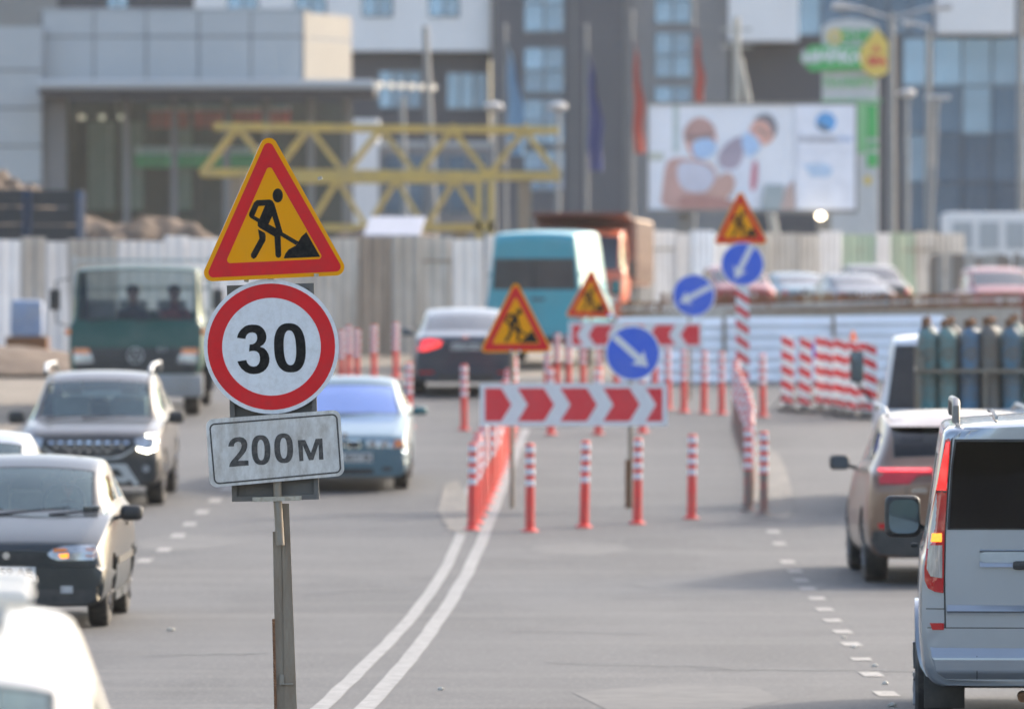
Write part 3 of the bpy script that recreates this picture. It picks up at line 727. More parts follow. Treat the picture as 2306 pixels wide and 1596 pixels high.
def rbox(name, size, loc, mat, parent, r=.02, rot=(0,0,0), seg=2):
    x, y, z = size; return link(name, MB().box(-x/2,x/2,-y/2,y/2,-z/2,z/2).mesh(name, mat, True, min(r, min(size)*.45), seg), parent, loc, rot)
def vehicle(name, label, cat, px, d, st, glass, body_mat, wheels, wr=.31, ww=.2, heading=0, creases=(), gm=None, group=None, seats=True, driver=False, sub=2, archr=None, X_=None, z_=None, cabin=True):
    root = empty(name, ((X(px, d) if X_ is None else X_), d, gz(d) if z_ is None else z_), (gslope(d)*math.cos(heading), 0, heading), label, cat, group)
    parts, bvh = loft_body(st, glass, creases, sub, wheels, archr or wr*1.13, ww)
    car = dict(root=root, bvh=bvh, st=st)
    for nm, me in parts.items():
        key = nm.split('#')[0]; mat = {'body': body_mat, 'underbody': M_blkp, 'arch': M_blkp, 'seal': M_blkp}.get(key) or (gm or {}).get(key, M_glass)
        me.materials.clear(); me.materials.append(mat); link({'arch': 'wheel_arch', 'seal': 'window_seal'}.get(key, key), me, root)
    if wheels: add_wheels(root, wheels, wr, ww)
    if cabin:
        gl = sorted(i for i in glass); y0 = st[gl[0]][0]+.1; y1 = st[gl[-1]+1][0]-.12; zb = min(s_[3] for s_ in st[gl[0]:gl[-1]+2]); hb = min(s_[4] for s_ in st[gl[0]:gl[-1]+2])-.07
        rbox('cabin_floor', (2*hb, y1-y0, .06), (0, (y0+y1)/2, zb-.16), M_int, root, .02)
        rbox('dashboard', (2*hb, .34, .16), (0, y1-.22, zb-.06), M_int, root, .05)
        if seats:
            for sx in (-1, 1):
                rbox('front_seat', (.46,.14,.56), (sx*.36, y1-1.02, zb+.02), M_seat, root, .06, (-.2,0,0)); rbox('headrest', (.24,.09,.16), (sx*.36, y1-1.10, zb+.40), M_seat, root, .035)
            rbox('rear_seat', (1.2,.14,.42), (0, y1-1.95, zb-.03), M_seat, root, .06, (-.25,0,0))
    return car
def mirrors(car, x, y, z, mat, w_=.2, h=.14, sides=(1,-1), glass_face=-1):
    for s_ in sides:
        m = rbox('side_mirror', (w_,.12,h), (s_*(x+w_/2), y, z), mat, car['root'], .058, (0,0,s_*-.15), 3)
        shape('mirror_glass', [rrect(-w_*.42,w_*.42,-h*.40,h*.40,min(w_,h)*.25,12)], M_mirror, .003, -.0605, m)
        MB().bar((s_*-w_*.4,0,-h*.2),(s_*(-w_/2-.09),.02,-h*.45),.05,.03).build('mirror_arm', M_blkp, m)
def plate(car, s, x, z, face='front', w_=.52, h=.112, proud=.014):
    sgn = 1 if face == 'front' else -1
    hit = car['bvh'].ray_cast(Vector((x, 8*sgn, z)), Vector((0,-sgn,0)))[0]; y = hit.y if hit else car['st'][-1 if sgn > 0 else 0][0]
    p = rbox('number_plate', (w_,.01,h), (x, y+sgn*proud, z), M_plate, car['root'], .004)
    if s: text('plate_number', s, h*.95, M_dblk, p, (0, .007*sgn, 0), .0006, .004, rot=(0,0,math.pi if sgn > 0 else 0))
def wipers(car, y, z, pairs, dy=.0):
    for (x0, x1, dz) in pairs:
        MB().tube([(x0,y,z),((x0+x1)/2,y-.05-dy,z+dz*.6),(x1,y-.09-dy,z+dz)], [.012,.01,.006], 6).build('wiper', M_blkp, car['root'], True)
sym = lambda *ps: list(ps)+[(-x, z) for x, z in ps[::-1]]
def person(name, label, loc, heading, top, hair, group='people in the vehicles', hood=False):
    """seated figure, one continuous skin with arms reaching to the wheel"""
    J = [((0,0,.0),.16,.12),((0,.0,.22),.165,.115),((0,-.02,.42),.185,.12),((0,-.02,.52),.10,.08),((0,0,.60),.062,.062),((0,.015,.68),.08,.09),((0,.02,.77),.085,.10),((0,.015,.84),.06,.07),
         ((.19,-.02,.47),.075,.07),((.25,.10,.22),.055,.055),((.20,.34,.24),.042,.042),((.17,.42,.28),.036,.03),
         ((-.19,-.02,.47),.075,.07),((-.25,.10,.22),.055,.055),((-.20,.34,.24),.042,.042),((-.17,.42,.28),.036,.03),
         ((.12,.1,-.02),.10,.09),((.14,.46,.04),.075,.075),((-.12,.1,-.02),.10,.09),((-.14,.46,.04),.075,.075)]
    E = [(0,1),(1,2),(2,3),(3,4),(4,5),(5,6),(6,7),(2,8),(8,9),(9,10),(10,11),(2,12),(12,13),(13,14),(14,15),(0,16),(16,17),(0,18),(18,19)]
    me = bpy.data.meshes.new(name); me.from_pydata([j[0] for j in J], E, []); ob = bpy.data.objects.new(name, me); COL.objects.link(ob)
    ob.modifiers.new('k', 'SKIN'); 
    for v, j in zip(me.skin_vertices[0].data, J): v.radius = (j[1], j[2]); v.use_root = False
    me.skin_vertices[0].data[0].use_root = True
    ss = ob.modifiers.new('s', 'SUBSURF'); ss.levels = 2; ss.render_levels = 2
    dg = bpy.context.evaluated_depsgraph_get(); dg.update(); em = bpy.data.meshes.new_from_object(ob.evaluated_get(dg)); bpy.data.objects.remove(ob)
    skin = MATS.get('skin') or pm('skin', (.45,.26,.19), .55, var=.05)
    em.materials.clear(); em.materials.append(top); em.materials.append(skin)
    for p in em.polygons:
        p.use_smooth = True; c = p.center; p.material_index = 1 if c.z > .585 or (c.y > .37 and c.z > .15 and abs(c.x) < .22) else 0
    o = link(name, em, None, loc, (0,0,heading)); tag(o, label, 'person', group)
    # nose, ears, eyes
    MB().tube([(0,.10,.755),(0,.125,.72),(0,.10,.708)], [.008,.015,.010], 8).build('nose', skin, o, True)
    for s_ in (-1, 1):
        MB().lathe([(.0001,-.012),(.02,-.008),(.024,0),(.02,.008),(.0001,.012)], 10, 'x', (s_*.088,.01,.74)).build('ear', skin, o, True)
        MB().lathe([(.0001,-.01),(.011,-.004),(.011,.004),(.0001,.01)], 8, 'y', (s_*.034,.100,.755)).build('eye', M_blk, o, True)
    MB().bar((-.022,.099,.672),(.022,.099,.672),.008).build('mouth', pm('lip', (.35,.13,.11), .6) if 'lip' not in MATS else MATS['lip'], o)
    hm = MB()
    if hood: hm.lathe([(.155,-.20),(.165,-.08),(.15,.05),(.10,.12),(.0001,.145)], 20, 'z', (0,-.03,.76))
    else: hm.lathe([(.098,-.045),(.108,.02),(.085,.085),(.0001,.115)], 18, 'z', (0,-.012,.80))
    if hood: hm.v = [(x, y if y < .04 else .04+(y-.04)*.25, z) for x, y, z in hm.v]
    hm.build('hood' if hood else 'hair', hair, o, True); return o
# ------------------------------------------------------------------ the vehicles
P_black = paint('dark_green_black_paint', (.014,.020,.023), .0, .3, amt=.05, crough=.03, coat=.2)
P_grey = paint('grey_brown_paint', (.050,.045,.041), .25, .36, amt=.12)
P_ice = paint('pale_blue_paint', (.085,.165,.21), .35, .35, amt=.1)
P_brown = paint('brown_paint', (.19,.105,.068), .4, .35, amt=.2)
P_silver = paint('silver_paint', (.34,.37,.41), .5, .28, amt=.15, crough=.06, coat=.9)
P_navy = paint('navy_paint', (.028,.04,.06), .2, .35, amt=.15)
P_teal = paint('teal_paint', (.045,.30,.38), .05, .45, amt=.12)
P_white = paint('cream_white_paint', (.62,.61,.57), .05, .4, amt=.15, crough=.12)
P_green = paint('truck_green_paint', (.006,.062,.046), .0, .5, amt=.15, coat=.2)
P_red = paint('dark_red_paint', (.22,.018,.022), .2, .4, amt=.2)
P_lt = paint('light_silver_paint', (.42,.45,.47), .5, .35, amt=.15)
P_trkw = paint('white_cab_paint', (.66,.67,.70), .0, .45, amt=.2)

# --- black hatchback, facing the camera
st = [(-2.04,.40,.70,.70,.66,.78,.50),(-1.97,.30,.79,.84,.75,.93,.55),(-1.82,.25,.82,.90,.78,.97,.60),(-1.10,.22,.83,.93,.795,1.35,.615),(-.25,.20,.83,.93,.80,1.385,.635),(-.17,.20,.83,.93,.80,1.385,.635),
      (.45,.20,.83,.92,.795,1.355,.61),(1.16,.20,.83,.885,.785,.915,.66),(1.30,.21,.83,.86,.78,.90,.66),(1.80,.21,.825,.74,.76,.775,.62),(2.0,.20,.80,.66,.73,.70,.56),(2.06,.19,.79,.60,.70,.64,.52)]
wh = [(.70,-1.18,.285),(-.70,-1.18,.285),(.70,1.28,.285),(-.70,1.28,.285)]
c = vehicle('hatchback', 'dark hatchback with driver facing the camera, nearest oncoming car cut by the left edge', 'car', 0, 52.1, st, {2:{'W':'rear_window'},3:{'S':'side_window'},5:{'S':'side_window'},6:{'W':'windscreen','S':'quarter_window'}},
            P_black, wh, .285, .17, math.pi, [(0,.6),(7,.4),(10,.5),(11,.7)], X_=-4.07, gm={'windscreen':M_glass})
Lada = c
decal(c, 'bumper', sym((.80,.51),(.82,.44),(.80,.33),(.74,.24),(.4,.21)), P_black, proud=.05, thick=.06)
decal(c, 'bumper_lower', sym((.74,.33),(.72,.25),(.66,.215),(.2,.20)), M_blkp, proud=.056, thick=.02)
decal(c, 'headlamp', [(.36,.58),(.33,.61),(.36,.645),(.44,.675),(.58,.685),(.70,.685),(.73,.66),(.73,.59),(.70,.565),(.42,.56)], M_lens, proud=.014, mirror=True)
decal(c, 'indicator', [(.64,.59),(.64,.665),(.715,.66),(.715,.59)], pm('peach_lens', (.5,.28,.22), .15, coat=1), proud=.019, mirror=True)
decal(c, 'headlamp_bulb', [(-.50,.585),(-.44,.58),(-.42,.61),(-.50,.62)], M_ambl, proud=.020)
decal(c, 'headlamp_bulb', [(-.50,.64),(-.38,.63),(-.38,.655),(-.47,.66)], M_amb, proud=.019)
decal(c, 'grille', sym((.30,.615),(.30,.56),(.05,.555)), M_blkp, proud=.012)
decal(c, 'trim_strip', sym((.80,.53),(.80,.515)), M_blkp, proud=.03)
decal(c, 'fog_lamp', [(.44,.30),(.44,.36),(.54,.36),(.54,.30)], M_lens, proud=.068, mirror=True)
plate(c, '     259 AE', 0.02, .455, proud=.066)
MB().lathe([(.03,0),(.03,.006)],16,'y',(0,2.075,.60)).build('badge', M_chrome, c['root'])
mirrors(c, .83, .72, .91, M_blkp, .19, .13)
wipers(c, 1.24, .905, [(.15,-.45,.06),(-.28,-.68,.03),(.62,.1,.05)], -.03)
for sx in (1,):
    decal(c, 'door_moulding', [(-1.5,.50),(1.0,.50),(1.0,.56),(-1.5,.56)], M_blkp, 'left', .016); decal(c, 'door_moulding', [(-1.5,.50),(1.0,.50),(1.0,.56),(-1.5,.56)], M_blkp, 'right', .016)
    decal(c, 'sill', [(-.85,.20),(.95,.20),(.95,.27),(-.85,.27)], P_black, 'left', .02); decal(c, 'door_handle', [(-.55,.78),(-.35,.78),(-.35,.81),(-.55,.81)], M_blkp, 'left', .02)
rbox('interior_mirror', (.2,.03,.065), (.12,.40,1.20), M_blkp, c['root'], .015); rbox('windscreen_card', (.14,.004,.05), (-.62+.0,1.08,.96), M_plate, c['root'], .001, (-.9,0,0))
st_w = MB(); st_w.tube([(-.36+.17*math.cos(a*.3927), .62-.05*math.sin(a*.3927), .98+.17*math.sin(a*.3927)) for a in range(17)], .014, 8); st_w.build('steering_wheel', M_blkp, c['root'], True)
M_coat = pm('dark_coat', (.03,.032,.036), .85); M_hair = pm('dark_hair', (.03,.022,.018), .7)
person('person', 'hooded driver behind the windscreen of the dark hatchback', (-4.07+.36, 52.1-.05, .42), math.pi, M_coat, M_coat, hood=True)

# --- grey-brown off-roader, headlamps on
st = [(-2.12,.45,.80,.80,.76,.92,.55),(-2.05,.36,.88,.98,.84,1.06,.60),(-1.92,.30,.90,1.04,.86,1.12,.64),(-1.72,.28,.90,1.06,.86,1.60,.63),(-.50,.27,.91,1.06,.87,1.66,.66),(-.42,.27,.91,1.06,.87,1.66,.66),(.30,.27,.91,1.05,.87,1.64,.645),
      (1.0,.27,.91,1.03,.86,1.085,.72),(1.16,.27,.91,1.02,.86,1.08,.74),(1.78,.28,.90,.95,.85,1.02,.70),(2.02,.28,.88,.86,.82,.93,.66),(2.10,.27,.85,.76,.77,.84,.60)]
wh = [(.78,-1.34,.345),(-.78,-1.34,.345),(.78,1.34,.345),(-.78,1.34,.345)]
c = vehicle('off_roader', 'grey-brown off-roader with roof rails and lit headlamp behind the dark hatchback', 'car', 226, 77.7, st, {2:{'W':'rear_window'},3:{'S':'side_window'},5:{'S':'side_window'},6:{'W':'windscreen','S':'quarter_window'}},
            P_grey, wh, .345, .22, math.pi, [(0,.6),(7,.4),(10,.4),(11,.6)], gm={'windscreen':glassm('greenish_glass', (.72,.84,.82), refl=(.85,1,1), ior=1.45, base=.08)})
decal(c, 'grille', sym((.56,.86),(.57,.80),(.40,.69),(.28,.665)), M_blkp, proud=.010)
for r_ in range(3):
    for k in range(-4, 5):
        x = k*.115+(.055 if r_ % 2 else 0); z = .83-r_*.055
        if abs(x) < .52-r_*.10: decal(c, 'grille_cell', [(x-.035,z-.013),(x+.035,z-.013),(x+.03,z+.017),(x-.03,z+.017)], M_chrome, proud=.022, thick=.006)
decal(c, 'grille_bar', [(.57,.78),(.42,.68),(.28,.645),(-.28,.645),(-.42,.68),(-.57,.78),(-.54,.73),(-.40,.64),(-.28,.605),(.28,.605),(.40,.64),(.54,.73)], M_galv, proud=.018)
decal(c, 'headlamp', [(.56,.87),(.60,.76),(.72,.72),(.80,.76),(.82,.86),(.78,.91),(.66,.90)], M_lens, proud=.012, mirror=True)
for sgn in (1, -1):
    decal(c, 'running_light', [(sgn*x, z) for x, z in [(.70,.905),(.79,.90),(.815,.84),(.80,.76),(.72,.735),(.59,.765),(.60,.735),(.72,.70),(.82,.735),(.845,.84),(.815,.925),(.70,.93)]], M_lamp if sgn < 0 else M_lens, proud=.02)
decal(c, 'bumper_cladding', sym((.86,.62),(.88,.50),(.82,.34),(.5,.29)), M_blkp, proud=.03)
decal(c, 'skid_plate', sym((.46,.56),(.62,.30),(.5,.27)), M_galv, proud=.04)
decal(c, 'lower_grille', sym((.36,.50),(.44,.40)), M_blkp, proud=.048)
decal(c, 'fog_lamp', ell(.70,.50,.045,.045,14), M_lens, proud=.04, mirror=True)
mirrors(c, .90, .72, 1.09, M_blkp, .2, .16); c['root'].scale = (.99, 1, .955)
for s_ in (-1, 1):
    MB().tube([(s_*.66,-1.6,1.62),(s_*.67,-1.4,1.72),(s_*.67,.05,1.75),(s_*.65,.36,1.66)], [.03,.026,.026,.032], 8).build('roof_rail', M_galv, c['root'], True)
wipers(c, 1.08, 1.09, [(.15,-.4,.04),(.6,.1,.04)], -.02)

# --- pale car half hidden at the left edge
st_sedan = [(-2.2,.40,.72,.74,.70,.84,.50),(-2.12,.30,.82,.92,.78,.99,.62),(-1.55,.25,.86,.95,.82,1.02,.68),(-.90,.22,.87,.95,.83,1.39,.60),(-.20,.20,.87,.94,.83,1.43,.63),(-.12,.20,.87,.94,.83,1.43,.63),(.35,.20,.87,.93,.83,1.40,.61),
            (1.05,.20,.87,.90,.82,.945,.68),(1.2,.21,.87,.88,.82,.93,.68),(1.85,.22,.86,.76,.80,.81,.64),(2.1,.24,.82,.68,.76,.73,.58),(2.2,.30,.76,.60,.70,.65,.52)]
GS = {2:{'W':'rear_window'},3:{'S':'side_window'},5:{'S':'side_window'},6:{'W':'windscreen','S':'quarter_window'}}
whs = lambda x, y0, y1, r: [(x,y0,r),(-x,y0,r),(x,y1,r),(-x,y1,r)]
c = vehicle('sedan', 'pale car half hidden at the left edge behind the dark hatchback', 'car', 0, 61.5, st_sedan, GS, P_lt, whs(.74,-1.3,1.35,.30), .30, .19, math.pi, [(0,.5),(7,.4),(11,.6)], X_=-5.42)
decal(c, 'headlamp', [(.50,.60),(.72,.60),(.74,.68),(.52,.67)], M_lens, proud=.012, mirror=True); decal(c, 'grille', sym((.4,.64),(.4,.56)), M_blkp)
mirrors(c, .86, .70, .96, P_lt, .18, .13)

# --- pale blue saloon facing the camera
st = [(-2.2,.42,.70,.74,.68,.84,.50),(-2.12,.30,.80,.92,.76,.97,.62),(-1.45,.25,.84,.94,.80,.99,.66),(-.95,.22,.85,.94,.81,1.34,.57),(-.20,.20,.85,.93,.81,1.385,.60),(-.12,.20,.85,.93,.81,1.385,.60),(.28,.20,.85,.92,.81,1.36,.585),
      (.92,.20,.85,.88,.80,.915,.70),(1.05,.20,.85,.87,.80,.905,.70),(1.85,.22,.84,.74,.78,.78,.66),(2.12,.20,.82,.68,.76,.71,.60),(2.20,.19,.80,.62,.73,.65,.56)]
c = vehicle('saloon', 'pale blue saloon with periwinkle windscreen coming out behind the sign plate', 'car', 786, 81.2, st, GS, P_ice, whs(.71,-1.3,1.4,.295), .295, .19, math.pi, [(0,.5),(7,.4),(10,.5),(11,.7)], gm={'windscreen':M_gblue})
decal(c, 'bumper', sym((.80,.53),(.82,.42),(.80,.28),(.70,.21),(.3,.20)), P_ice, proud=.06, thick=.07)
decal(c, 'lower_intake', sym((.36,.30),(.38,.235),(.2,.225)), M_blkp, proud=.068)
decal(c, 'fog_lamp', [(.48,.27),(.60,.275),(.60,.32),(.48,.32)], M_blkp, proud=.068, mirror=True)
decal(c, 'kidney_grille', rrect(.03,.20,.565,.645,.025,12), M_blkp, proud=.022, mirror=True); decal(c, 'kidney_frame', rrect(.018,.212,.552,.658,.03,12), M_chrome, proud=.014, mirror=True)
decal(c, 'headlamp', [(.28,.56),(.28,.655),(.62,.66),(.62,.56)], M_lens, proud=.012, mirror=True)
for x in (.36, .51): decal(c, 'headlamp_lens', ell(x,.607,.055,.042,14), M_clr, proud=.018, mirror=True)
decal(c, 'indicator', [(.63,.56),(.63,.66),(.745,.655),(.755,.57)], M_amb, proud=.014, mirror=True)
plate(c, 'AA 3017 BC', -.10, .44, proud=.075)
MB().lathe([(.04,-.01),(.04,.006)],16,'y',(0,2.15,.715)).build('badge', M_chrome, c['root'])
mirrors(c, .84, .55, .955, paint('dark_teal_paint', (.03,.13,.14), .2, .4), .19, .11)
wipers(c, 1.0, .92, [(.1,-.35,.03),(.55,.1,.03)], -.04)

# --- brown crossover seen from behind
st = [(-2.24,.26,.86,.86,.82,.98,.60),(-2.16,.26,.905,1.02,.865,1.10,.66),(-2.02,.30,.925,1.08,.87,1.16,.68),(-1.66,.26,.93,1.10,.875,1.585,.66),(-.60,.23,.93,1.08,.875,1.65,.68),(-.52,.23,.93,1.08,.875,1.65,.68),(.25,.22,.93,1.05,.87,1.62,.66),
      (1.05,.22,.93,1.0,.86,1.04,.72),(1.2,.22,.93,.98,.86,1.03,.72),(1.85,.24,.92,.86,.84,.93,.68),(2.12,.26,.88,.74,.80,.80,.60),(2.22,.32,.80,.64,.72,.70,.52)]
c = vehicle('crossover', 'brown crossover seen from behind, partly hidden by the silver van', 'car', 0, 61.3, st, GS, P_brown, whs(.79,-1.32,1.35,.345), .345, .23, 0, [(0,.4),(1,.3),(7,.4),(11,.6)], X_=4.29, gm={'rear_window':M_tint,'side_window':M_tint})
decal(c, 'spoiler', sym((.70,1.60),(.66,1.50)), P_brown, 'rear', .10, .10)
decal(c, 'tail_lamp', [(.80,1.09),(.80,.965),(.52,.965),(.44,1.04),(.34,1.06),(.34,1.09)], M_tail, 'rear', .012, mirror=True)
decal(c, 'light_bar', sym((.36,1.092),(.36,1.055)), M_tail, 'rear', .014); decal(c, 'light_strip', [(.80,1.115),(.80,1.085),(.3,1.085),(.3,1.115)], M_taill, 'rear', .018, mirror=True)
decal(c, 'bumper_cladding', sym((.86,.52),(.88,.42),(.80,.30),(.4,.27)), M_blkp, 'rear', .05, .06)
decal(c, 'reflector', [(.82,.59),(.80,.54),(.52,.54),(.50,.575),(.56,.60)], M_tail, 'rear', .030, mirror=True)
decal(c, 'tailgate_seam', [(.54,1.06),(.54,.60),(.548,.60),(.548,1.06)], M_blkp, 'rear', .004, mirror=True)
text('badge', 'AWD', .06, M_chrome, c['root'], (-.42, -2.27, .90), .002, .003)
plate(c, '', .0, .80, 'rear')
mirrors(c, .92, .80, 1.09, M_blkp, .2, .15)
for s_ in (-1, 1): MB().tube([(s_*.68,-1.5,1.60),(s_*.69,-1.3,1.665),(s_*.69,.05,1.68),(s_*.67,.3,1.63)], .02, 8).build('roof_rail', M_galv, c['root'], True)

# --- silver van seen from behind, cut by the right edge
st = [(-2.37,.32,.935,1.05,.925,1.835,.785),(-2.30,.31,.955,1.06,.94,1.86,.80),(-2.15,.31,.96,1.08,.945,1.87,.805),(-1.0,.30,.96,1.08,.945,1.885,.81),(-.9,.30,.96,1.08,.945,1.885,.81),(.35,.30,.96,1.06,.94,1.88,.80),(.45,.30,.96,1.06,.94,1.88,.80),(1.05,.30,.955,1.05,.93,1.84,.77),
      (1.75,.30,.95,1.02,.90,1.12,.74),(1.88,.30,.95,1.0,.90,1.08,.74),(2.25,.32,.92,.84,.85,.92,.66),(2.38,.36,.86,.72,.78,.80,.56)]
c = vehicle('silver_van', 'silver van with tall red tail lamp and roof rail, cut by the right edge', 'van', 0, 38.4, st, {2:{'S':'side_window'},4:{'S':'side_window'},6:{'S':'door_window'},7:{'W':'windscreen','S':'door_window'}}, P_silver,
            [(.86,-1.30,.34),(-.86,-1.30,.34),(.84,1.6,.34),(-.84,1.6,.34)], .34, .225, -.062, [(0,.85),(1,.3),(8,.4),(11,.6)], X_=3.46, gm={'side_window':M_tint}, seats=False, archr=.39)
Vito = c
R_ = 'rear'
tg = sym((.735,1.815),(.757,1.75),(.777,1.5),(.795,1.2),(.80,.95),(.795,.66),(.785,.60),(.76,.545),(.72,.515),(.66,.503))
decal(c, 'tailgate_gap', [(x*1.012, z-.004 if z < 1 else z) for x, z in tg], M_blkp, R_, .003, .004)
door = decal(c, 'tailgate', tg, P_silver, R_, .012, .02, step=.05)[0]
decal(c, 'rear_window', sym((.735,1.735),(.755,1.60),(.775,1.27),(.776,1.235)), M_tint, R_, .018, .008, parent=door)
decal(c, 'window_gasket', sym((.746,1.75),(.766,1.60),(.788,1.26),(.788,1.225)), M_blkp, R_, .015, .008, parent=door)
decal(c, 'tailgate_crease', sym((.788,.765),(.788,.735)), P_silver, R_, .026, .02, parent=door)
decal(c, 'handle_recess', rrect(-.62,.62,1.04,1.10,.03,16), P_silver, R_, .006, .01, parent=door); decal(c, 'plate_recess', rrect(-.60,.60,1.035,1.098,.03,16), pm('silver_recess', (.40,.44,.48), .4, .8), R_, .0185, .004, parent=door)
for zt_, zb_, o_, nm_ in ((.80,.725,.030,'tailgate_step'),(1.115,1.085,.012,'recess_lip'),(1.055,1.02,.022,'recess_sill')):
    hw_ = .79 if nm_ == 'tailgate_step' else .60
    w1 = MB().add([(-hw_,-2.37,zt_),(hw_,-2.37,zt_),(-hw_,-2.385-o_,zt_-.045 if nm_ != 'recess_lip' else zt_-.01),(hw_,-2.385-o_,zt_-.045 if nm_ != 'recess_lip' else zt_-.01),(-hw_,-2.37,zb_),(hw_,-2.37,zb_)], [(0,1,3,2),(2,3,5,4),(0,2,4),(1,5,3),(0,4,5,1)])
    w1.build(nm_, P_silver, door)
w1 = MB().add([(-.90,-2.36,.585),(.90,-2.36,.585),(-.88,-2.43,.485),(.88,-2.43,.485),(-.86,-2.425,.40),(.86,-2.425,.40),(-.78,-2.38,.345),(.78,-2.38,.345)], [(0,1,3,2),(2,3,5,4),(4,5,7,6),(0,2,4,6),(1,7,5,3),(0,6,7,1)]); w1.build('bumper_step', P_silver, c['root'], bevel=.012)
rbox('tailgate_handle', (.34,.05,.05), (-.24,-2.40,1.02), M_blkp, door, .02)
plate(c, '', .0, .90, R_)
for s_ in (-1, 1):
    lp = [(.800,1.745),(.815,1.66),(.845,1.5),(.895,1.25),(.922,1.0),(.920,.93),(.900,.885),(.86,.865),(.811,.858),(.809,.95),(.804,1.2),(.786,1.5),(.768,1.74),(.782,1.755)]
    L = lambda q: [(x*s_, z) for x, z in q]
    lamp = decal(c, 'tail_lamp', L(lp), M_tail, R_, .016, .02, step=.04)[0]
    decal(c, 'brake_light', L([(.776,1.735),(.795,1.73),(.851,1.455),(.797,1.455)]), M_taill, R_, .020, .004, parent=lamp, step=.05)
    decal(c, 'lamp_divider', L([(.792,1.449),(.852,1.449),(.854,1.441),(.793,1.441)]), M_blkp, R_, .021, .004, parent=lamp)
    decal(c, 'indicator', L([(.820,1.205),(.878,1.205),(.884,1.155),(.820,1.155)]), M_ambl, R_, .020, .004, parent=lamp, step=.04)
    decal(c, 'reversing_lens', L([(.818,1.135),(.896,1.135),(.908,1.0),(.885,.955),(.818,.945)]), M_clr, R_, .021, .004, parent=lamp, step=.04)
    decal(c, 'reflector', L([(.808,.685),(.89,.685),(.875,.645),(.808,.645)]), M_tail, R_, .030, .02)
    MB().tube([(s_*.735,-2.12,1.84),(s_*.735,-2.12,1.93),(s_*.735,-2.04,1.965),(s_*.735,.75,1.955),(s_*.735,.92,1.87)], .024, 8).build('roof_rail', pm('dark_rail', (.16,.16,.165), .35, .5) if 'dark_rail' not in MATS else MATS['dark_rail'], c['root'], True)
    rbox('mud_flap', (.24,.015,.22), (s_*.80,-1.70,.26), M_blkp, c['root'], .01)
    decal(c, 'wheel_flare', [( -1.30+.45*math.cos(a), .34+.45*math.sin(a)) for a in [math.pi*k/12 for k in range(13)]]+[(-1.30-.40*math.cos(a), .34+.40*math.sin(a)) for a in [math.pi*k/12 for k in range(13)]], P_silver, 'right' if s_ > 0 else 'left', .02, .03)
decal(c, 'bumper', sym((.912,.66),(.908,.58),(.89,.48),(.85,.40),(.79,.355),(.3,.345)), P_silver, R_, .022, .03, step=.05)
for x in (-.62, .62): decal(c, 'bumper_seam', [(x,.495),(x,.36),(x+.006,.36),(x+.006,.495)], M_blkp, R_, .056, .003)
decal(c, 'bumper_seam', sym((.905,.660),(.905,.654)), M_blkp, R_, .0235, .003); decal(c, 'bumper_seam', sym((.912,.769),(.912,.764)), M_blkp, R_, .006, .003)
rbox('exhaust_silencer', (.62,.5,.16), (.05,-1.95,.26), M_blkp, c['root'], .06); MB().lathe([(.03,-.1),(.03,.1)],12,'y',(-.35,-2.2,.25)).build('exhaust_pipe', M_rust, c['root'], True)
rbox('rear_axle', (1.5,.1,.1), (0,-1.3,.30), M_blkp, c['root'], .04); rbox('spare_wheel_cradle', (.5,.6,.12), (.1,-1.4,.24), M_blkp, c['root'], .05)
for xx in (-.5, -.2, .15, .5): MB().tube([(xx,-2.15,1.872),(xx,-.5,1.895),(xx,.9,1.88)], .012, 6).build('roof_bead', P_silver, c['root'], True)
mirrors(c, .93, 1.35, 1.20, M_blkp, .23, .27, (-1, 1))
for zz_ in (.5,): MB().lathe([(.012,-.02),(.016,0),(.012,.02)],10,'x',(-.975,-.6,zz_+.58)).build('side_marker', M_blkp, c['root'], True)

# --- dark saloon seen from behind
st = [(-2.35,.25,.84,.86,.76,.98,.50),(-2.28,.25,.89,1.0,.82,1.06,.62),(-1.85,.27,.91,1.02,.85,1.08,.70),(-1.0,.22,.92,1.0,.86,1.40,.62),(-.25,.2,.92,.98,.86,1.46,.65),(-.17,.2,.92,.98,.86,1.46,.65),(.35,.2,.92,.97,.86,1.43,.63),
      (1.15,.2,.92,.93,.85,.975,.70),(1.3,.21,.92,.90,.85,.96,.70),(2.0,.22,.90,.78,.82,.84,.64),(2.28,.26,.86,.70,.78,.75,.56),(2.36,.32,.80,.62,.72,.68,.5)]
c = vehicle('saloon', 'dark navy saloon seen from behind with left brake lamp glowing', 'car', 1045, 108.4, st, GS, P_navy, whs(.79,-1.4,1.4,.335), .335, .22, .02, [(0,.5),(2,.3),(7,.4),(11,.6)], gm={'rear_window':M_grear}, )
decal(c, 'bumper', sym((.86,.62),(.89,.50),(.86,.34),(.76,.28),(.3,.26)), P_navy, R_, .05, .06)
decal(c, 'tail_lamp', [(-.84,.94),(-.82,.80),(-.70,.78),(-.44,.86),(-.40,.95),(-.60,.985)], M_taill, R_, .014); decal(c, 'tail_lamp', [(.84,.94),(.82,.80),(.70,.78),(.44,.86),(.40,.95),(.60,.985)], M_tail, R_, .014)
decal(c, 'reflector', [(.80,.44),(.80,.40),(.55,.40),(.55,.44)], M_tail, R_, .056, mirror=True); decal(c, 'bumper_insert', sym((.5,.38),(.45,.28)), M_blkp, R_, .056)
plate(c, 'AX 5528 EO', .0, .86, R_, proud=.02); MB().lathe([(.06,-.01),(.06,.012)],16,'y',(0,-2.31,1.0)).build('badge', M_chrome, c['root']); mirrors(c, .90, .72, 1.0, P_navy, .2, .13)

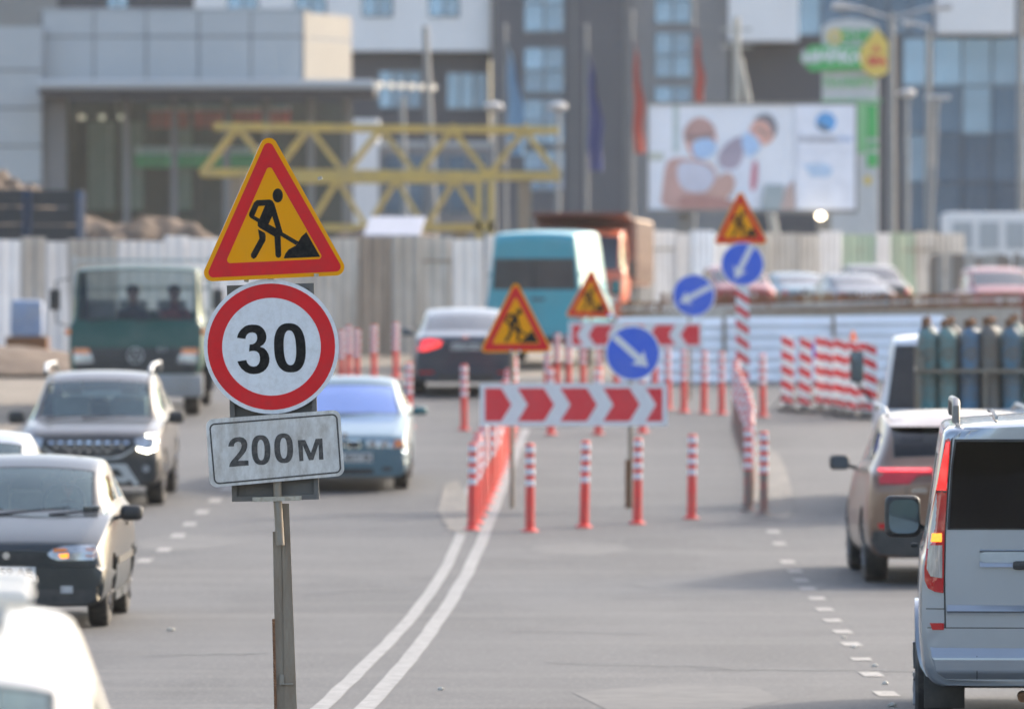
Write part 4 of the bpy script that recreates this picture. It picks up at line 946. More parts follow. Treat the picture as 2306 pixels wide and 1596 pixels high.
# --- teal van seen from behind
st = [(-2.78,.50,.90,1.2,.88,2.46,.70),(-2.74,.46,.95,1.25,.93,2.56,.76),(-2.55,.42,.97,1.3,.95,2.60,.80),(-.6,.40,.98,1.3,.96,2.62,.81),(.9,.40,.98,1.28,.96,2.60,.80),(1.35,.40,.98,1.26,.95,2.48,.76),(2.05,.40,.97,1.18,.92,1.32,.76),(2.2,.40,.96,1.12,.91,1.26,.76),(2.68,.42,.92,.90,.85,1.0,.66),(2.8,.48,.86,.78,.78,.88,.58)]
c = vehicle('teal_van', 'teal high-roof van seen from behind, beyond the dark saloon', 'van', 1245, 121.0, st, {5:{'W':'windscreen','S':'door_window'}}, P_teal, whs(.86,-1.75,1.75,.34), .34, .22, -.13, [(0,.6),(1,.3),(9,.6)], seats=False)
decal(c, 'rear_door', [(.01,.62),(.01,2.38),(.62,2.38),(.72,2.25),(.84,1.5),(.86,.62)], P_teal, R_, .012, mirror=True)
decal(c, 'rear_window', rrect(.04,.72,1.52,2.05,.06,12), M_dwin, R_, .020, mirror=True); decal(c, 'window_gasket', sym((.76,2.08),(.80,1.49)), M_blkp, R_, .014)
decal(c, 'tail_lamp', [(.87,1.25),(.94,1.25),(.94,.80),(.87,.80)], M_tail, R_, .014, mirror=True); decal(c, 'bumper', sym((.92,.60),(.90,.42)), M_blkp, R_, .08, .08)
decal(c, 'door_handle', [(-.06,1.33),(.20,1.33),(.20,1.28),(-.06,1.28)], M_blkp, R_, .03); decal(c, 'hinge', [(.86,1.80),(.90,1.80),(.90,1.74),(.86,1.74)], M_blkp, R_, .02, mirror=True)
mirrors(c, .97, 1.5, 1.45, M_blkp, .2, .3)

# --- green flatbed truck facing the camera
st = [(-.88,.75,1.05,1.5,1.04,1.62,.90),(-.80,.70,1.06,1.5,1.05,2.34,.95),(-.35,.68,1.07,1.5,1.06,2.40,.97),(.42,.68,1.07,1.48,1.06,2.40,.96),(.72,.66,1.07,1.44,1.055,1.52,.95),(.80,.62,1.06,1.30,1.04,1.40,.92),(.86,.58,1.04,1.02,1.02,1.12,.88),(.88,.56,1.0,.86,.98,.94,.84)]
d = 99.8
c = vehicle('flatbed_truck', 'green flatbed truck with two people in the cab, behind the off-roader', 'truck', 313, d, st, {0:{'W':'rear_window'},2:{'S':'door_window'},3:{'W':'windscreen','S':'quarter_window'}}, P_green, [], heading=math.pi, creases=[(0,.6),(1,.5),(3,.4),(4,.5),(7,.7)],
            gm={'windscreen':glassm('dusty_glass', (.60,.62,.62), ior=1.4, base=.02)}, seats=False, cabin=False)
T = c['root']
decal(c, 'grille', sym((.96,1.10),(.96,.70)), M_blkp, proud=.008); decal(c, 'grille_centre', sym((.72,1.10),(.62,.72)), M_blkp, proud=.014)
for k in range(4): decal(c, 'grille_slat', sym((.70-k*.025,1.06-k*.09),(.695-k*.025,1.03-k*.09)), pm('grille_grey%d' % k, (.05,.055,.06), .5), proud=.024)
decal(c, 'headlamp', [(.70,1.0),(.66,.86),(.98,.84),(.98,1.0)], M_lens, proud=.016, mirror=True); decal(c, 'indicator', [(.74,1.09),(.72,1.0),(.99,1.0),(.99,1.09)], M_amb, proud=.018, mirror=True)
e1 = shape('emblem_ring', [ell(0,0,.13,.13,28), ell(0,0,.11,.11,28,rev=True)], M_galv, .006, 0, T); e1.location = (0,.905,.98); e1.rotation_euler = (0,0,math.pi)
st3 = MB()
for k in range(3):
    a = math.pi/2+k*2*math.pi/3; st3.bar((0,0,0),(.115*math.cos(a),0,.115*math.sin(a)),.02)
st3.build('emblem_star', M_galv, e1)
text('model_number', '814', .10, M_galv, T, (-.42,.905,1.07), .003, rot=(0,0,math.pi))
rbox('bumper', (2.16,.18,.36), (0,.92,.50), pm('grey_bumper', (.30,.31,.32), .5, dirt=(.2,.18,.15), dirtamt=.5), T, .05); plate(c, '', 0, .52, proud=.12)
rbox('dashboard', (1.9,.30,.20), (0,.42,1.42), M_int, T, .05); rbox('cab_floor', (1.9,1.4,.05), (0,-.1,.80), M_int, T, .02)
for sx in (-.5, .12, .62): rbox('seat', (.46,.14,.62), (sx,-.55,1.52), M_seat, T, .06, (-.1,0,0))
wipers(c, .78, 1.52, [(.75,.0,.12),(.0,-.75,.1)], -.06)
for s_ in (-1, 1):
    MB().tube([(s_*1.05,.55,2.2),(s_*1.28,.62,2.15),(s_*1.28,.62,1.5),(s_*1.05,.60,1.42)], .014, 8).build('mirror_bracket', M_blkp, T, True)
    m = rbox('side_mirror', (.17,.07,.34), (s_*1.30,.62,1.86), M_blkp, T, .03); rbox('mirror_glass', (.14,.006,.30), (0,-.037,0), M_mirror, m, .002)
    MB().bar((s_*1.10,-1.0,.9),(s_*1.10,-1.0,2.52),.06).build('headboard_post', M_galv, T); MB().lathe([(.02,-.03),(.05,0),(.02,.03)],10,'y',(s_*1.08,.8,1.35)).build('marker_lamp', M_amb, T, True)
hb = MB()
for z in (1.2, 1.6, 2.0, 2.45): hb.bar((-1.12,-1.0,z),(1.12,-1.0,z),.05)
hb.build('headboard_rails', M_galv, T)
rbox('load_bed', (2.3,4.2,.12), (0,-3.15,.98), M_post, T, .02)
for s_ in (-1,1): rbox('drop_side', (.04,4.2,.42), (s_*1.14,-3.15,1.26), pm('dropside%d' % s_, (.25,.28,.30), .5, .3), T, .01)
rbox('chassis', (.9,5.4,.22), (0,-2.1,.68), M_blkp, T, .03)
add_wheels(T, [(.86,0,.42),(-.86,0,.42),(.86,-3.6,.42),(-.86,-3.6,.42)], .42, .26)
MB().box(-1.16,-1.02,-1.0,-.9,.35,1.25).build('air_intake', M_blkp, T, bevel=.02)
steer = MB(); steer.tube([(-.55+.22*math.cos(a*.3927), .28-.1*math.sin(a*.3927), 1.52+.2*math.sin(a*.3927)) for a in range(17)], .016, 8); steer.build('steering_wheel', M_blkp, T, True)
gx = X(313, d); M_rj = pm('red_jacket', (.30,.05,.05), .85)
person('person', 'driver in a red jacket at the wheel of the green truck', (gx+.55, d+.35, gz(d)+1.18), math.pi, M_rj, M_hair)
person('person', 'dark-clothed passenger in the middle of the green truck cab', (gx-.12, d+.38, gz(d)+1.18), math.pi, M_coat, M_hair)

# --- white roof of a car close to the camera at the lower left
st = [(-2.1,.42,.82,.90,.78,1.05,.55),(-2.04,.36,.88,1.02,.83,1.12,.62),(-1.9,.30,.90,1.08,.85,1.18,.66),(-1.55,.28,.91,1.10,.86,1.61,.62),(-.5,.26,.91,1.10,.865,1.69,.65),(-.42,.26,.91,1.10,.865,1.69,.65),(.35,.26,.91,1.08,.86,1.66,.63),(1.05,.26,.91,1.05,.85,1.10,.70),(1.2,.26,.91,1.03,.85,1.08,.70),(1.85,.28,.90,.92,.83,.98,.66),(2.08,.32,.84,.80,.78,.86,.58)]
c = vehicle('white_crossover', 'blurred cream-white car roof with rail close to the camera at lower left', 'car', 0, 15.6, st, {2:{'W':'rear_window'},3:{'S':'side_window'},5:{'S':'side_window'},6:{'W':'windscreen','S':'quarter_window'}}, P_white, whs(.78,-1.3,1.3,.33), .33, .21, .075, [(0,.5),(7,.4),(10,.6)], X_=-1.765)
for yb_ in (-.95, -.1):
    MB().tube([(-.56,yb_,1.695),(-.54,yb_,1.70),(0,yb_,1.72),(.54,yb_,1.70),(.56,yb_,1.695)], [.02,.034,.034,.034,.02], 10).build('roof_bar', P_white, c['root'], True)
    for s_ in (-1,1): rbox('bar_foot', (.05,.05,.07), (s_*.48,yb_,1.655), M_galv, c['root'], .02)
decal(c, 'tail_lamp', [(.62,1.12),(.62,.86),(.82,.86),(.82,1.08)], M_tail, R_, .012, mirror=True); plate(c, '', 0, .86, R_); mirrors(c, .90, .8, 1.12, P_white, .2, .15)

# --- cars beyond the works
def far_car(name, label, px, ytop, d, stn, mat, heading, H, face, rail=False):
    z = gz(d)
    c = vehicle(name, label, 'car', px, d, stn, GS, mat, whs(.74,-1.35,1.35,.32), .32, .2, heading, [(0,.5),(7,.4),(11,.6)], group='cars queuing beyond the low fence', gm={'windscreen':M_dwin,'rear_window':M_dwin,'side_window':M_dwin,'quarter_window':M_dwin}, z_=z)
    c['root'].rotation_euler = (0,0,heading)
    if face == 'rear':
        decal(c, 'tail_lamp', [(.60,.95),(.60,.80),(.82,.80),(.84,.95)], M_tail, R_, .014, mirror=True); plate(c, '', 0, .85, R_)
    else:
        decal(c, 'headlamp', [(.50,.58),(.72,.58),(.74,.68),(.52,.67)], M_lens, 'front', .014, mirror=True); decal(c, 'grille', sym((.4,.64),(.4,.56)), M_blkp)
    mirrors(c, .86, .72, .98, mat, .18, .13)
    if rail:
        for s_ in (-1,1): MB().tube([(s_*.62,-1.2,1.55),(s_*.63,-1.0,1.63),(s_*.62,.2,1.6)], .02, 8).build('roof_rail', M_galv, c['root'], True)
st_suv = [(y, zb, hw, zbt+.08, hwb, zt+(.22 if zt > 1.2 else .1), ht+.03) for y, zb, hw, zbt, hwb, zt, ht in st_sedan]
far_car('crossover', 'dark red crossover seen beyond the low fence, beside the blue disc', 1648, 602, 158, st_suv, P_red, 0.12, 1.65, 'rear')
far_car('sedan', 'greyish blue saloon beyond the low fence, between two dark cars', 1782, 612, 170, st_sedan, P_ice, .18, 1.43, 'rear')
far_car('sedan', 'dark saloon with bright pillar edges beyond the low fence', 1908, 620, 160, st_sedan, P_navy, .18, 1.43, 'rear')
far_car('crossover', 'grey crossover just behind the dark saloon beyond the low fence', 1950, 600, 174, st_suv, P_grey, .18, 1.65, 'rear')
far_car('crossover', 'red crossover at the right edge above the gas cylinders', 2232, 605, 146, st_suv, P_red, .10, 1.65, 'rear', True)

# --- tipper truck facing the camera, beyond the teal van
d = 146.0; s_ = F/d; gzz = gz(d)
P_or = paint('orange_cab_paint', (.62,.12,.045), .0, .45, amt=.25); M_tip = pm('tipper_body', (.17,.065,.05), .7, .1, dirt=(.22,.17,.13), dirtamt=.5, dscale=1.5)
st = [(-.9,.9,1.15,1.7,1.14,2.70,1.04),(-.85,.85,1.2,1.7,1.19,2.80,1.08),(-.3,.82,1.22,1.7,1.21,2.84,1.10),(.55,.82,1.22,1.68,1.21,2.82,1.09),(.78,.80,1.22,1.62,1.2,1.72,1.08),(.86,.76,1.2,1.45,1.18,1.56,1.05),(.92,.70,1.16,1.1,1.12,1.2,.98)]
c = vehicle('tipper_truck', 'orange-cab tipper truck with rust-brown ribbed body behind the teal van', 'truck', 1308, d, st, {2:{'S':'door_window'},3:{'W':'windscreen','S':'quarter_window'}}, P_or, [], heading=math.pi-.12, creases=[(0,.6),(1,.5),(4,.5),(6,.7)], seats=False, cabin=False, gm={'windscreen':M_grear})
T = c['root']; T.rotation_euler = (0,0,math.pi-.12); T.scale = (.9,.9,.9)
decal(c, 'grille', sym((.8,1.5),(.8,1.15)), M_blkp, proud=.014); decal(c, 'headlamp', [(.85,1.05),(1.1,1.05),(1.1,.9),(.85,.9)], M_lens, proud=.014, mirror=True)
rbox('bumper', (2.4,.2,.4), (0,.95,.62), P_or, T, .05)
for s_2 in (-1, 1):
    m = rbox('side_mirror', (.2,.1,.42), (s_2*1.38,.6,1.75), M_blkp, T, .03); MB().bar((s_2*1.2,.6,2.2),(s_2*1.38,.6,1.9),.03).build('mirror_arm', M_blkp, T)
rbox('front_wall', (2.5,.06,1.9), (0,-1.15,2.15), M_tip, T, .01)
vs = MB().box(-1.25,1.25,-1.15,.35,3.02,3.10); vs.v = [(x,y,z+(y+1.15)*.10) for x,y,z in vs.v]; vs.build('cab_guard', M_tip, T, bevel=.01)
for s_2 in (-1, 1):
    rbox('body_side', (.05,4.6,1.6), (s_2*1.24,-3.45,2.25), M_tip, T, .01)
    for k in range(9): rbox('side_rib', (.12,.10,1.6), (s_2*1.31,-1.35-k*.52,2.25), pm('rib_tan', (.40,.30,.24), .6) if 'rib_tan' not in MATS else MATS['rib_tan'], T, .02)
    rbox('top_rail', (.12,4.6,.12), (s_2*1.27,-3.45,3.06), MATS['rib_tan'], T, .02)
rbox('body_floor', (2.5,4.6,.12), (0,-3.45,1.42), M_tip, T, .02); rbox('tail_board', (2.5,.06,1.5), (0,-5.75,2.2), M_tip, T, .01)
rbox('chassis', (.9,6.8,.3), (0,-2.6,1.0), M_blkp, T, .03)
add_wheels(T, [(1.0,.05,.5),(-1.0,.05,.5),(1.0,-3.2,.5),(-1.0,-3.2,.5),(1.0,-4.6,.5),(-1.0,-4.6,.5)], .5, .28)

# --- white light truck carrying gas cylinders, seen from behind
d = 75.0; s_ = F/d; gzz = gz(d); cx0 = X(2150, d)
st = [(-.75,.55,.90,1.2,.90,1.96,.72),(-.70,.52,.96,1.2,.95,2.03,.78),(-.2,.5,.98,1.2,.97,2.08,.80),(.15,.5,.98,1.18,.97,2.06,.79),(.85,.5,.97,1.14,.94,1.26,.78),(1.0,.5,.96,1.1,.93,1.2,.76),(1.4,.5,.90,.9,.84,1.0,.64),(1.5,.56,.82,.78,.76,.86,.56)]
c = vehicle('light_truck', 'white light truck with a dark cab back carrying gas cylinders', 'truck', 0, d+2.6, st, {2:{'S':'door_window'},3:{'W':'windscreen','S':'door_window'}}, P_trkw, [], heading=-.03, creases=[(0,.6),(1,.5),(7,.6)], X_=cx0+.20, z_=gz(d)+.08, seats=False, cabin=False)
T = c['root']; T.rotation_euler = (gslope(d),0,-.03)
decal(c, 'cab_back_panel', [(-.78,1.93),(.78,1.93),(.88,1.2),(.88,.62),(-.88,.62),(-.88,1.2)], pm('dark_cab_back', (.05,.05,.056), .7), R_, .015)
m = rbox('side_mirror', (.17,.10,.40), (-1.22,.62,1.62), M_blkp, T, .04, (0,0,.2)); rbox('mirror_glass', (.14,.006,.34), (0,-.052,0), M_mirror, m, .002); MB().bar((-.96,.7,1.1),(-1.22,.62,1.42),.03).build('mirror_arm', M_blkp, T)
rbox('load_bed', (2.0,2.9,.10), (-.05,-2.35,.80), M_post, T, .02); rbox('chassis', (.8,4.4,.2), (0,-1.6,.62), M_blkp, T, .03)
for s_2 in (-1,1): rbox('drop_side', (.03,2.9,.36), (-.05+s_2*1.0,-2.35,1.08), P_trkw, T, .01)
rbox('tail_board', (2.0,.03,.36), (-.05,-3.79,1.08), P_trkw, T, .01)
add_wheels(T, [(.82,.75,.33),(-.82,.75,.33),(.80,-2.2,.33),(-.80,-2.2,.33)], .33, .2)
M_cage = pm('cage_frame', (.20,.19,.16), .6, .3, dirt=(.22,.14,.08), dirtamt=.6, dscale=8)
xl, xr = -.55, .95; y0, y1 = -3.6, -2.6; zb = .87
cg = empty('cylinder_cage', (cx0+.20, d+2.6, gz(d)+.08), (gslope(d),0,-.03), 'weathered steel cage holding the gas cylinders on the light truck', 'cage')
for x in (xl-.04, (xl+xr)/2, xr+.04):
    for y in (y0, y1): MB().bar((x,y,zb),(x,y,zb+(.86 if x == (xl+xr)/2 else 1.1)),.045).build('cage_post', M_cage, cg)
for z in (zb+.06, zb+.84):
    for y in (y0, y1): MB().bar((xl-.06,y,z),(xr+.06,y,z),.05).build('cage_rail', M_cage, cg)
    for x in (xl-.04, xr+.04): MB().bar((x,y0,z),(x,y1,z),.05).build('cage_rail', M_cage, cg)
MB().bar((xl-.02,y0,zb+.84),(xl-.02,y0,zb+1.0),.10).build('lashing_knot', M_cage, cg)
cols = [(.10,.24,.25),(.13,.28,.28),(.08,.19,.30),(.15,.15,.14),(.07,.18,.26),(.12,.22,.24)]
CM = [pm('cylinder_paint%d' % i, cc, .6, .1, dirt=(.16,.12,.085), dirtamt=.85, dscale=3.2, edge=(.40,.62), bump=.1) for i, cc in enumerate(cols)]
cyl_me = [MB().lathe([(.10,.0),(.121,.02),(.121,1.20),(.114,1.28),(.088,1.335),(.045,1.36),(.04,1.38)], 18).mesh('gas_cylinder', m_, True) for m_ in CM]
for r_ in range(2):
    for k in range(6):
        x = xl+.06+k*.255+(.0 if r_ == 0 else .05); y = y0+.18+r_*.45
        loc = Vector((x, y, zb+random.uniform(-.03,.03))); loc.rotate(cg.rotation_euler); loc += cg.location
        o = link('gas_cylinder', cyl_me[(k+r_*2) % 6], None, loc, (gslope(d)+random.uniform(-.02,.02), random.uniform(-.02,.02), 0))
        tag(o, '%s worn gas cylinder from the left in the %s row of the cage' % (ordinal(k), ('rear', 'inner')[r_]), 'gas cylinder', 'gas cylinders on the light truck')
        MB().lathe([(.02,1.38),(.02,1.42),(.045,1.425),(.045,1.45),(.012,1.46),(.012,1.49)], 10).build('valve', M_rust, o, True)
        MB().box(-.07,-.03,-.02,.02,1.36,1.46).build('valve_guard', M_rust, o)
# ------------------------------------------------------------------ hoardings and the works behind
def stained(name, col, stain, amt=.8):
    return pm(name, col, .5, .0, .08, 1.5, stain, amt, .9, stretch=(1.6,1.6,.35), rnd=.28, edge=(.40,.66), drough=.8)
M_h1 = stained('white_hoarding_sheet', (.80,.79,.79), (.45,.38,.32), .5)
M_h2 = stained('dirty_hoarding_sheet', (.52,.49,.45), (.25,.205,.16), .8)
M_h3 = stained('bluish_hoarding_sheet', (.60,.66,.74), (.36,.33,.30), .5)
M_h4 = stained('green_hoarding_sheet', (.30,.42,.30), (.30,.28,.24), .6)
M_h5 = stained('rusty_hoarding_sheet', (.30,.24,.19), (.13,.10,.08), .8)
def corr_sheet(w_, h, ribs, depth, horizontal=False, n=4):
    vs = []; fs = []; m = ribs*n
    prof = [0, .25, 1, 1]
    for i in range(m+1):
        t = i/m; a = (i % n); dd = [0, depth, depth, 0][a] if n == 4 else 0
        for e in (0, 1):
            vs.append((t*w_, -dd, e*h) if not horizontal else (e*w_, -dd, t*h))
    for i in range(m): fs.append((2*i, 2*i+2, 2*i+3, 2*i+1) if not horizontal else (2*i, 2*i+1, 2*i+3, 2*i+2))
    nb = len(vs); vs += [(x, y+.012, z) for x, y, z in vs]; fs += [tuple(q+nb for q in f[::-1]) for f in fs]     # a back skin: the sheet has thickness
    me = bpy.data.meshes.new('sheet'); me.from_pydata(vs, [], fs); return me
def hoarding(name, label, p0, p1, h, widths, mats, hj=.12, bend=.03):
    a = Vector(p0); b = Vector(p1); L = (b-a).length; u = (b-a).normalized(); ang = math.atan2(u.y, u.x)
    root = empty(name, (a.x, a.y, gz(a.y)), (0,0,ang), label, 'hoarding'); x = 0; i = 0; cache = {}
    while x < L:
        w_ = random.choice(widths); mt = mats(x/L, i); key = (w_, mt.name)
        if key not in cache:
            me = corr_sheet(w_, h, max(2, int(w_/.2)), .018); me.materials.append(mt); cache[key] = me
        yy = a.y+u.y*x; o = link('sheet', cache[key], root, (x, random.uniform(-.03,.03), gz(yy)-gz(a.y)+random.uniform(-hj,hj)*.5), (random.uniform(-bend,bend), random.uniform(-.012,.012), random.uniform(-.03,.03)))
        if i % 3 == 0: MB().box(-.03,.03,.05,.11,-.2,h-.2).build('fence_post', M_post, root, loc=(x,0,gz(yy)-gz(a.y)))
        x += w_*.97; i += 1
    for z in (.5, h-.5): MB().bar((0,.07,z),(L,.07,z+gz(b.y)-gz(a.y)),.05).build('fence_rail', M_post, root)
    return root
d = 122.0
def m1(t, i):
    x = t*1165-30
    if x < 40: return M_h1
    if x < 150: return M_h2 if i % 2 else M_h1
    if x < 560: return M_h1
    return random.choice([M_h2,M_h2,M_h3,M_h2,M_h1,M_h5])
hoarding('hoarding', 'long row of stained white corrugated sheets across the left and middle', (X(-30,d),d,0), (X(1135,d+6),d+6,0), 2.42, [.55,.75,1.1], m1)
hoarding('hoarding', 'far row of stained corrugated sheets behind the queue of cars', (X(1440,182),182,0), (X(2120,190),190,0), 2.6, [.6,.9,1.15], lambda t, i: M_h4 if .62 < t < .95 and i % 3 else random.choice([M_h2,M_h3,M_h1,M_h2]))
hoarding('hoarding', 'low brown board fence at the right edge behind the red crossover', (X(2090,165),165,0), (X(2420,160),160,0), 1.9, [.25,.35], lambda t, i: random.choice([M_h5,M_h2]))
# low silver fence of horizontal corrugated sheets
M_sil = pm('bright_metal_sheet', (.84,.87,.92), .28, .1, .03, 2, (.55,.54,.52), .3, 1.2, rnd=.06)
d = 111.5; x0 = X(1385, d); root = empty('low_fence', (x0, d, gz(d)), (0,0,0), 'low bright silver fence of horizontal corrugated sheets around the pit', 'fence')
me = corr_sheet(2.0, 1.22, 6, .045, True); me.materials.append(M_sil); x = 0; i = 0
while x < X(2110, d)-x0:
    link('sheet', me, root, (x, random.uniform(-.02,.02), random.uniform(-.04,.03)), (random.uniform(-.26,-.12), random.uniform(-.01,.01), random.uniform(-.02,.02))); MB().box(-.03,.03,.06,.12,0,1.2).build('fence_post', M_post, root, loc=(x,0,0)); x += 1.96; i += 1
# concrete edge of the pit with rebar standing out of it
M_conc = pm('raw_concrete', (.36,.34,.31), .9, var=.15, bump=.2, bscale=20)
dd = 124.0; pit = empty('concrete_parapet', (X(1400,dd), dd, gz(dd)), (0,0,0), 'raw concrete parapet rising behind the low silver fence', 'parapet')
wm = MB(); L = X(2330,dd)-X(1400,dd); za = ZZ(712,dd)-gz(dd); zb_ = ZZ(690,dd)-gz(dd)
wm.add([(0,0,0),(L,3,0),(L,3,zb_),(L*.35,1.2,zb_+.05),(0,0,za),(0,.4,0),(L,3.4,0),(L,3.4,zb_),(L*.35,1.6,zb_+.05),(0,.4,za)],
       [(0,1,2,3,4),(9,8,7,6,5),(4,3,8,9),(3,2,7,8),(0,4,9,5),(1,6,7,2),(0,5,6,1)]); wm.build('wall', M_conc, pit)
rc = empty('rebar_mat', (X(1400,dd), dd+.5, gz(dd)), (0,0,0), 'rusty reinforcing bars standing along the concrete parapet', 'rebar')
rod = MB().tube([(0,0,0),(.02,0,.5),(.01,.02,.82)], .026, 5).mesh('bar', M_rust)
for k in range(120):
    t = k/119; link('bar', rod, rc, (t*L, t*2.9+random.uniform(-.3,.3), (za if t < .1 else zb_)-.55), (random.uniform(-.05,.05), random.uniform(-.08,.08), random.uniform(0,6)))
for k in range(3): MB().bar((0,-.35+.1*k,za+.05+k*.1),(L,2.5+.1*k,zb_+.05+k*.12),.045).build('tie_bar', (M_rust, M_galv, M_rust)[k], rc)
# dirt bank along the left hoarding and a bigger spoil heap behind it
M_soil = pm('spoil_soil', (.13,.092,.066), .95, var=.3, scale=2, dirt=(.19,.15,.115), dirtamt=.5, dscale=5, bump=.8, bscale=10)
def heap(name, label, c, rx, ry, h, seed, cat='heap'):
    random.seed(seed); n = 64; vs = []; fs = []
    ph = [(random.uniform(.3,2.2), random.uniform(.3,2.2), random.uniform(0,6)) for _ in range(9)]
    for j in range(n+1):
        for i in range(n+1):
            u, v = i/n*2-1, j/n*2-1; r = min(1, math.hypot(u, v)); base = max(0, 1-r**3.2)
            z = h*base*(.84+.16*mnoise.fractal(Vector((u*1.6+seed, v*1.6, seed*.7)), 1.0, 2.0, 3))+h*.06*base**.5*mnoise.fractal(Vector((u*9+seed, v*9, 3.1)), .6, 2.1, 4); vs.append((u*rx, v*ry, z-.05))
    for j in range(n):
        for i in range(n): a = j*(n+1)+i; fs.append((a, a+1, a+n+2, a+n+1))
    me = bpy.data.meshes.new(name); me.from_pydata(vs, [], fs); me.materials.append(M_soil)
    for p in me.polygons: p.use_smooth = True
    o = link(name, me, None, c); tag(o, label, cat); return o
heap('earth_bank', 'low brown earth bank at the foot of the white hoarding on the left', (X(-60,117),117,gz(117)), 3.2, 3.0, .55, 3, 'earth bank')
heap('spoil_heap', 'brown spoil heap rising behind the white hoarding left of the sign', (X(205,140),140,gz(140)), 4.3, 3, 3.5, 5)
heap('spoil_heap', 'dark spoil heap at the upper left edge above the blue crates', (X(-60,145),145,gz(145)), 2.9, 3, 4.4, 9)
heap('spoil_heap', 'low heap of broken ground between the yellow crane sections and the kiosk', (X(800,150),150,gz(150)), 4.5, 3, 2.75, 12)
random.seed(21)
# blue site crates above the hoarding
M_bst = pm('blue_steel', (.045,.085,.16), .55, .2, dirt=(.10,.09,.08), dirtamt=.5)
M_dk = pm('dark_mesh_panel', (.03,.035,.04), .7)
d = 133.0
for i, (xa, xb, yt, lb) in enumerate([(-20,62,428,'blue framed steel crate cut by the left edge above the hoarding'),(68,182,430,'blue framed steel crate standing above the hoarding')]):
    o = empty('steel_crate', (X((xa+xb)/2,d), d, gz(d)+1.1), (0,0,0), lb, 'crate', 'blue steel crates on the site'); w_ = (X(xb,d)-X(xa,d))/2; h = ZZ(yt,d)-gz(d)-1.1
    for sx in (-1,1):
        for sy in (-1,1): MB().box(-.06,.06,-.06,.06,0,h).build('corner_post', M_bst, o, loc=(sx*w_,sy*.5,0))
    for k in range(6): MB().box(-w_,w_,-.5,-.46,k*h/6+.03,(k+1)*h/6-.0).build('slat', M_dk, o)
    MB().box(-w_,w_,-.5,.5,0,.06).build('floor', M_bst, o)
    # trestle that lifts it to the level of the hoarding
    for sx in (-1,1): MB().box(-.05,.05,-.4,.4,-1.1,0).build('trestle', M_bst, o, loc=(sx*w_*.8,0,0))
# plastic tank leaning by the hoarding
o = rbox('plastic_barrel', (.62,.5,.72), P(62,775,119.5)-Vector((0,0,.05)), pm('faded_blue_plastic', (.22,.30,.45), .6, dirt=(.3,.28,.25), dirtamt=.5), None, .10); tag(o, 'faded blue plastic tank in front of the white hoarding at the left', 'tank'); o.location.z = gz(119.5)+.55+.36
b = rbox('pallet', (.8,.6,.5), (0,0,-.6), M_rust, o, .02)
# site kiosk with white roof
d = 142.0; o = empty('site_kiosk', (X(883,d), d, gz(d)), (0,0,0), 'small site kiosk with a slanted white roof above the hoarding', 'kiosk'); h = ZZ(535,d)-gz(d)
MB().box(-.5,.5,-.4,.5,0,h).build('wall', pm('kiosk_green', (.06,.12,.09), .6), o, bevel=.02)
rf = MB().box(-.64,.64,-.6,.6,0,.05); rf.v = [(x+.1*(y+.6), y, z+(y+.6)*.36) for x, y, z in rf.v]; rf.build('roof', pm('white_roof', (.40,.41,.46), .6), o, loc=(0,0,h+.01))
MB().box(-.25,.15,-.42,-.4,h*.55,h*.85).build('window', M_tint, o)

# ------------------------------------------------------------------ yellow crane sections
M_yel = pm('crane_yellow', (.52,.37,.10), .55, .05, dirt=(.30,.24,.13), dirtamt=.5, dscale=2)
def truss(name, label, d, xL, xR, yT, yB, nb, depth, w_=.14, dw=.10, slope=0, phase=0):
    s_ = F/d; o = empty(name, (X(xL,d), d, gz(d)), (0,0,0), label, 'crane section', 'yellow crane sections lying on the site'); L = (xR-xL)/s_; zt = ZZ(yT,d)-gz(d); zb = ZZ(yB,d)-gz(d)
    ins = L*.03
    for y in (0, depth):
        MB().bar((ins*1.2,y,zt),(L*.995,y,zt-slope),w_).build('chord', M_yel, o); MB().bar((0,y,zb),(L,y,zb-slope),w_*1.25).build('chord', M_yel, o)
        pitch = L/nb
        for k in range(nb):
            x0, xm, x1 = k*pitch, (k+.5)*pitch, (k+1)*pitch
            MB().bar((x0,y,zb-slope*x0/L),(xm,y,zt-slope*xm/L),dw).build('diagonal', M_yel, o); MB().bar((xm,y,zt-slope*xm/L),(x1,y,zb-slope*x1/L),dw).build('diagonal', M_yel, o)
            MB().lathe([(.13,-.03),(.13,.03)],10,'y',(xm,y-.08,zt-slope*xm/L)).build('pin_joint', M_yel, o)
            if y == 0: MB().bar((x0,0,zb),(x0,depth,zb),dw*.8).build('cross_tie', M_yel, o); MB().bar((xm,0,zt),(xm,depth,zt),dw*.8).build('cross_tie', M_yel, o)
    for x in (.1*L, .9*L):
        MB().box(-.2,.2,0,depth,0,zb).build('timber_stack', M_post, o, loc=(x,0,0))
truss('crane_section', 'upper yellow lattice crane section behind the roadworks triangle', 190, 452, 1262, 284, 388, 5, 1.1, .20, .15, .12)
truss('crane_section', 'lower yellow lattice crane section under the first one', 178, 560, 1090, 405, 512, 4, 1.0, .16, .12)
o = empty('mast_foot', (X(1078,176),176,gz(176)), (0,0,0), 'upright yellow steel end frame at the right of the lower crane section', 'crane part')
for x in (0,.35): MB().box(x-.09,x+.09,-.1,.1,0,ZZ(405,176)-gz(176)).build('post', M_yel, o)
MB().box(-.1,.45,-.1,.1,ZZ(520,176)-gz(176),ZZ(500,176)-gz(176)).build('beam', M_yel, o)

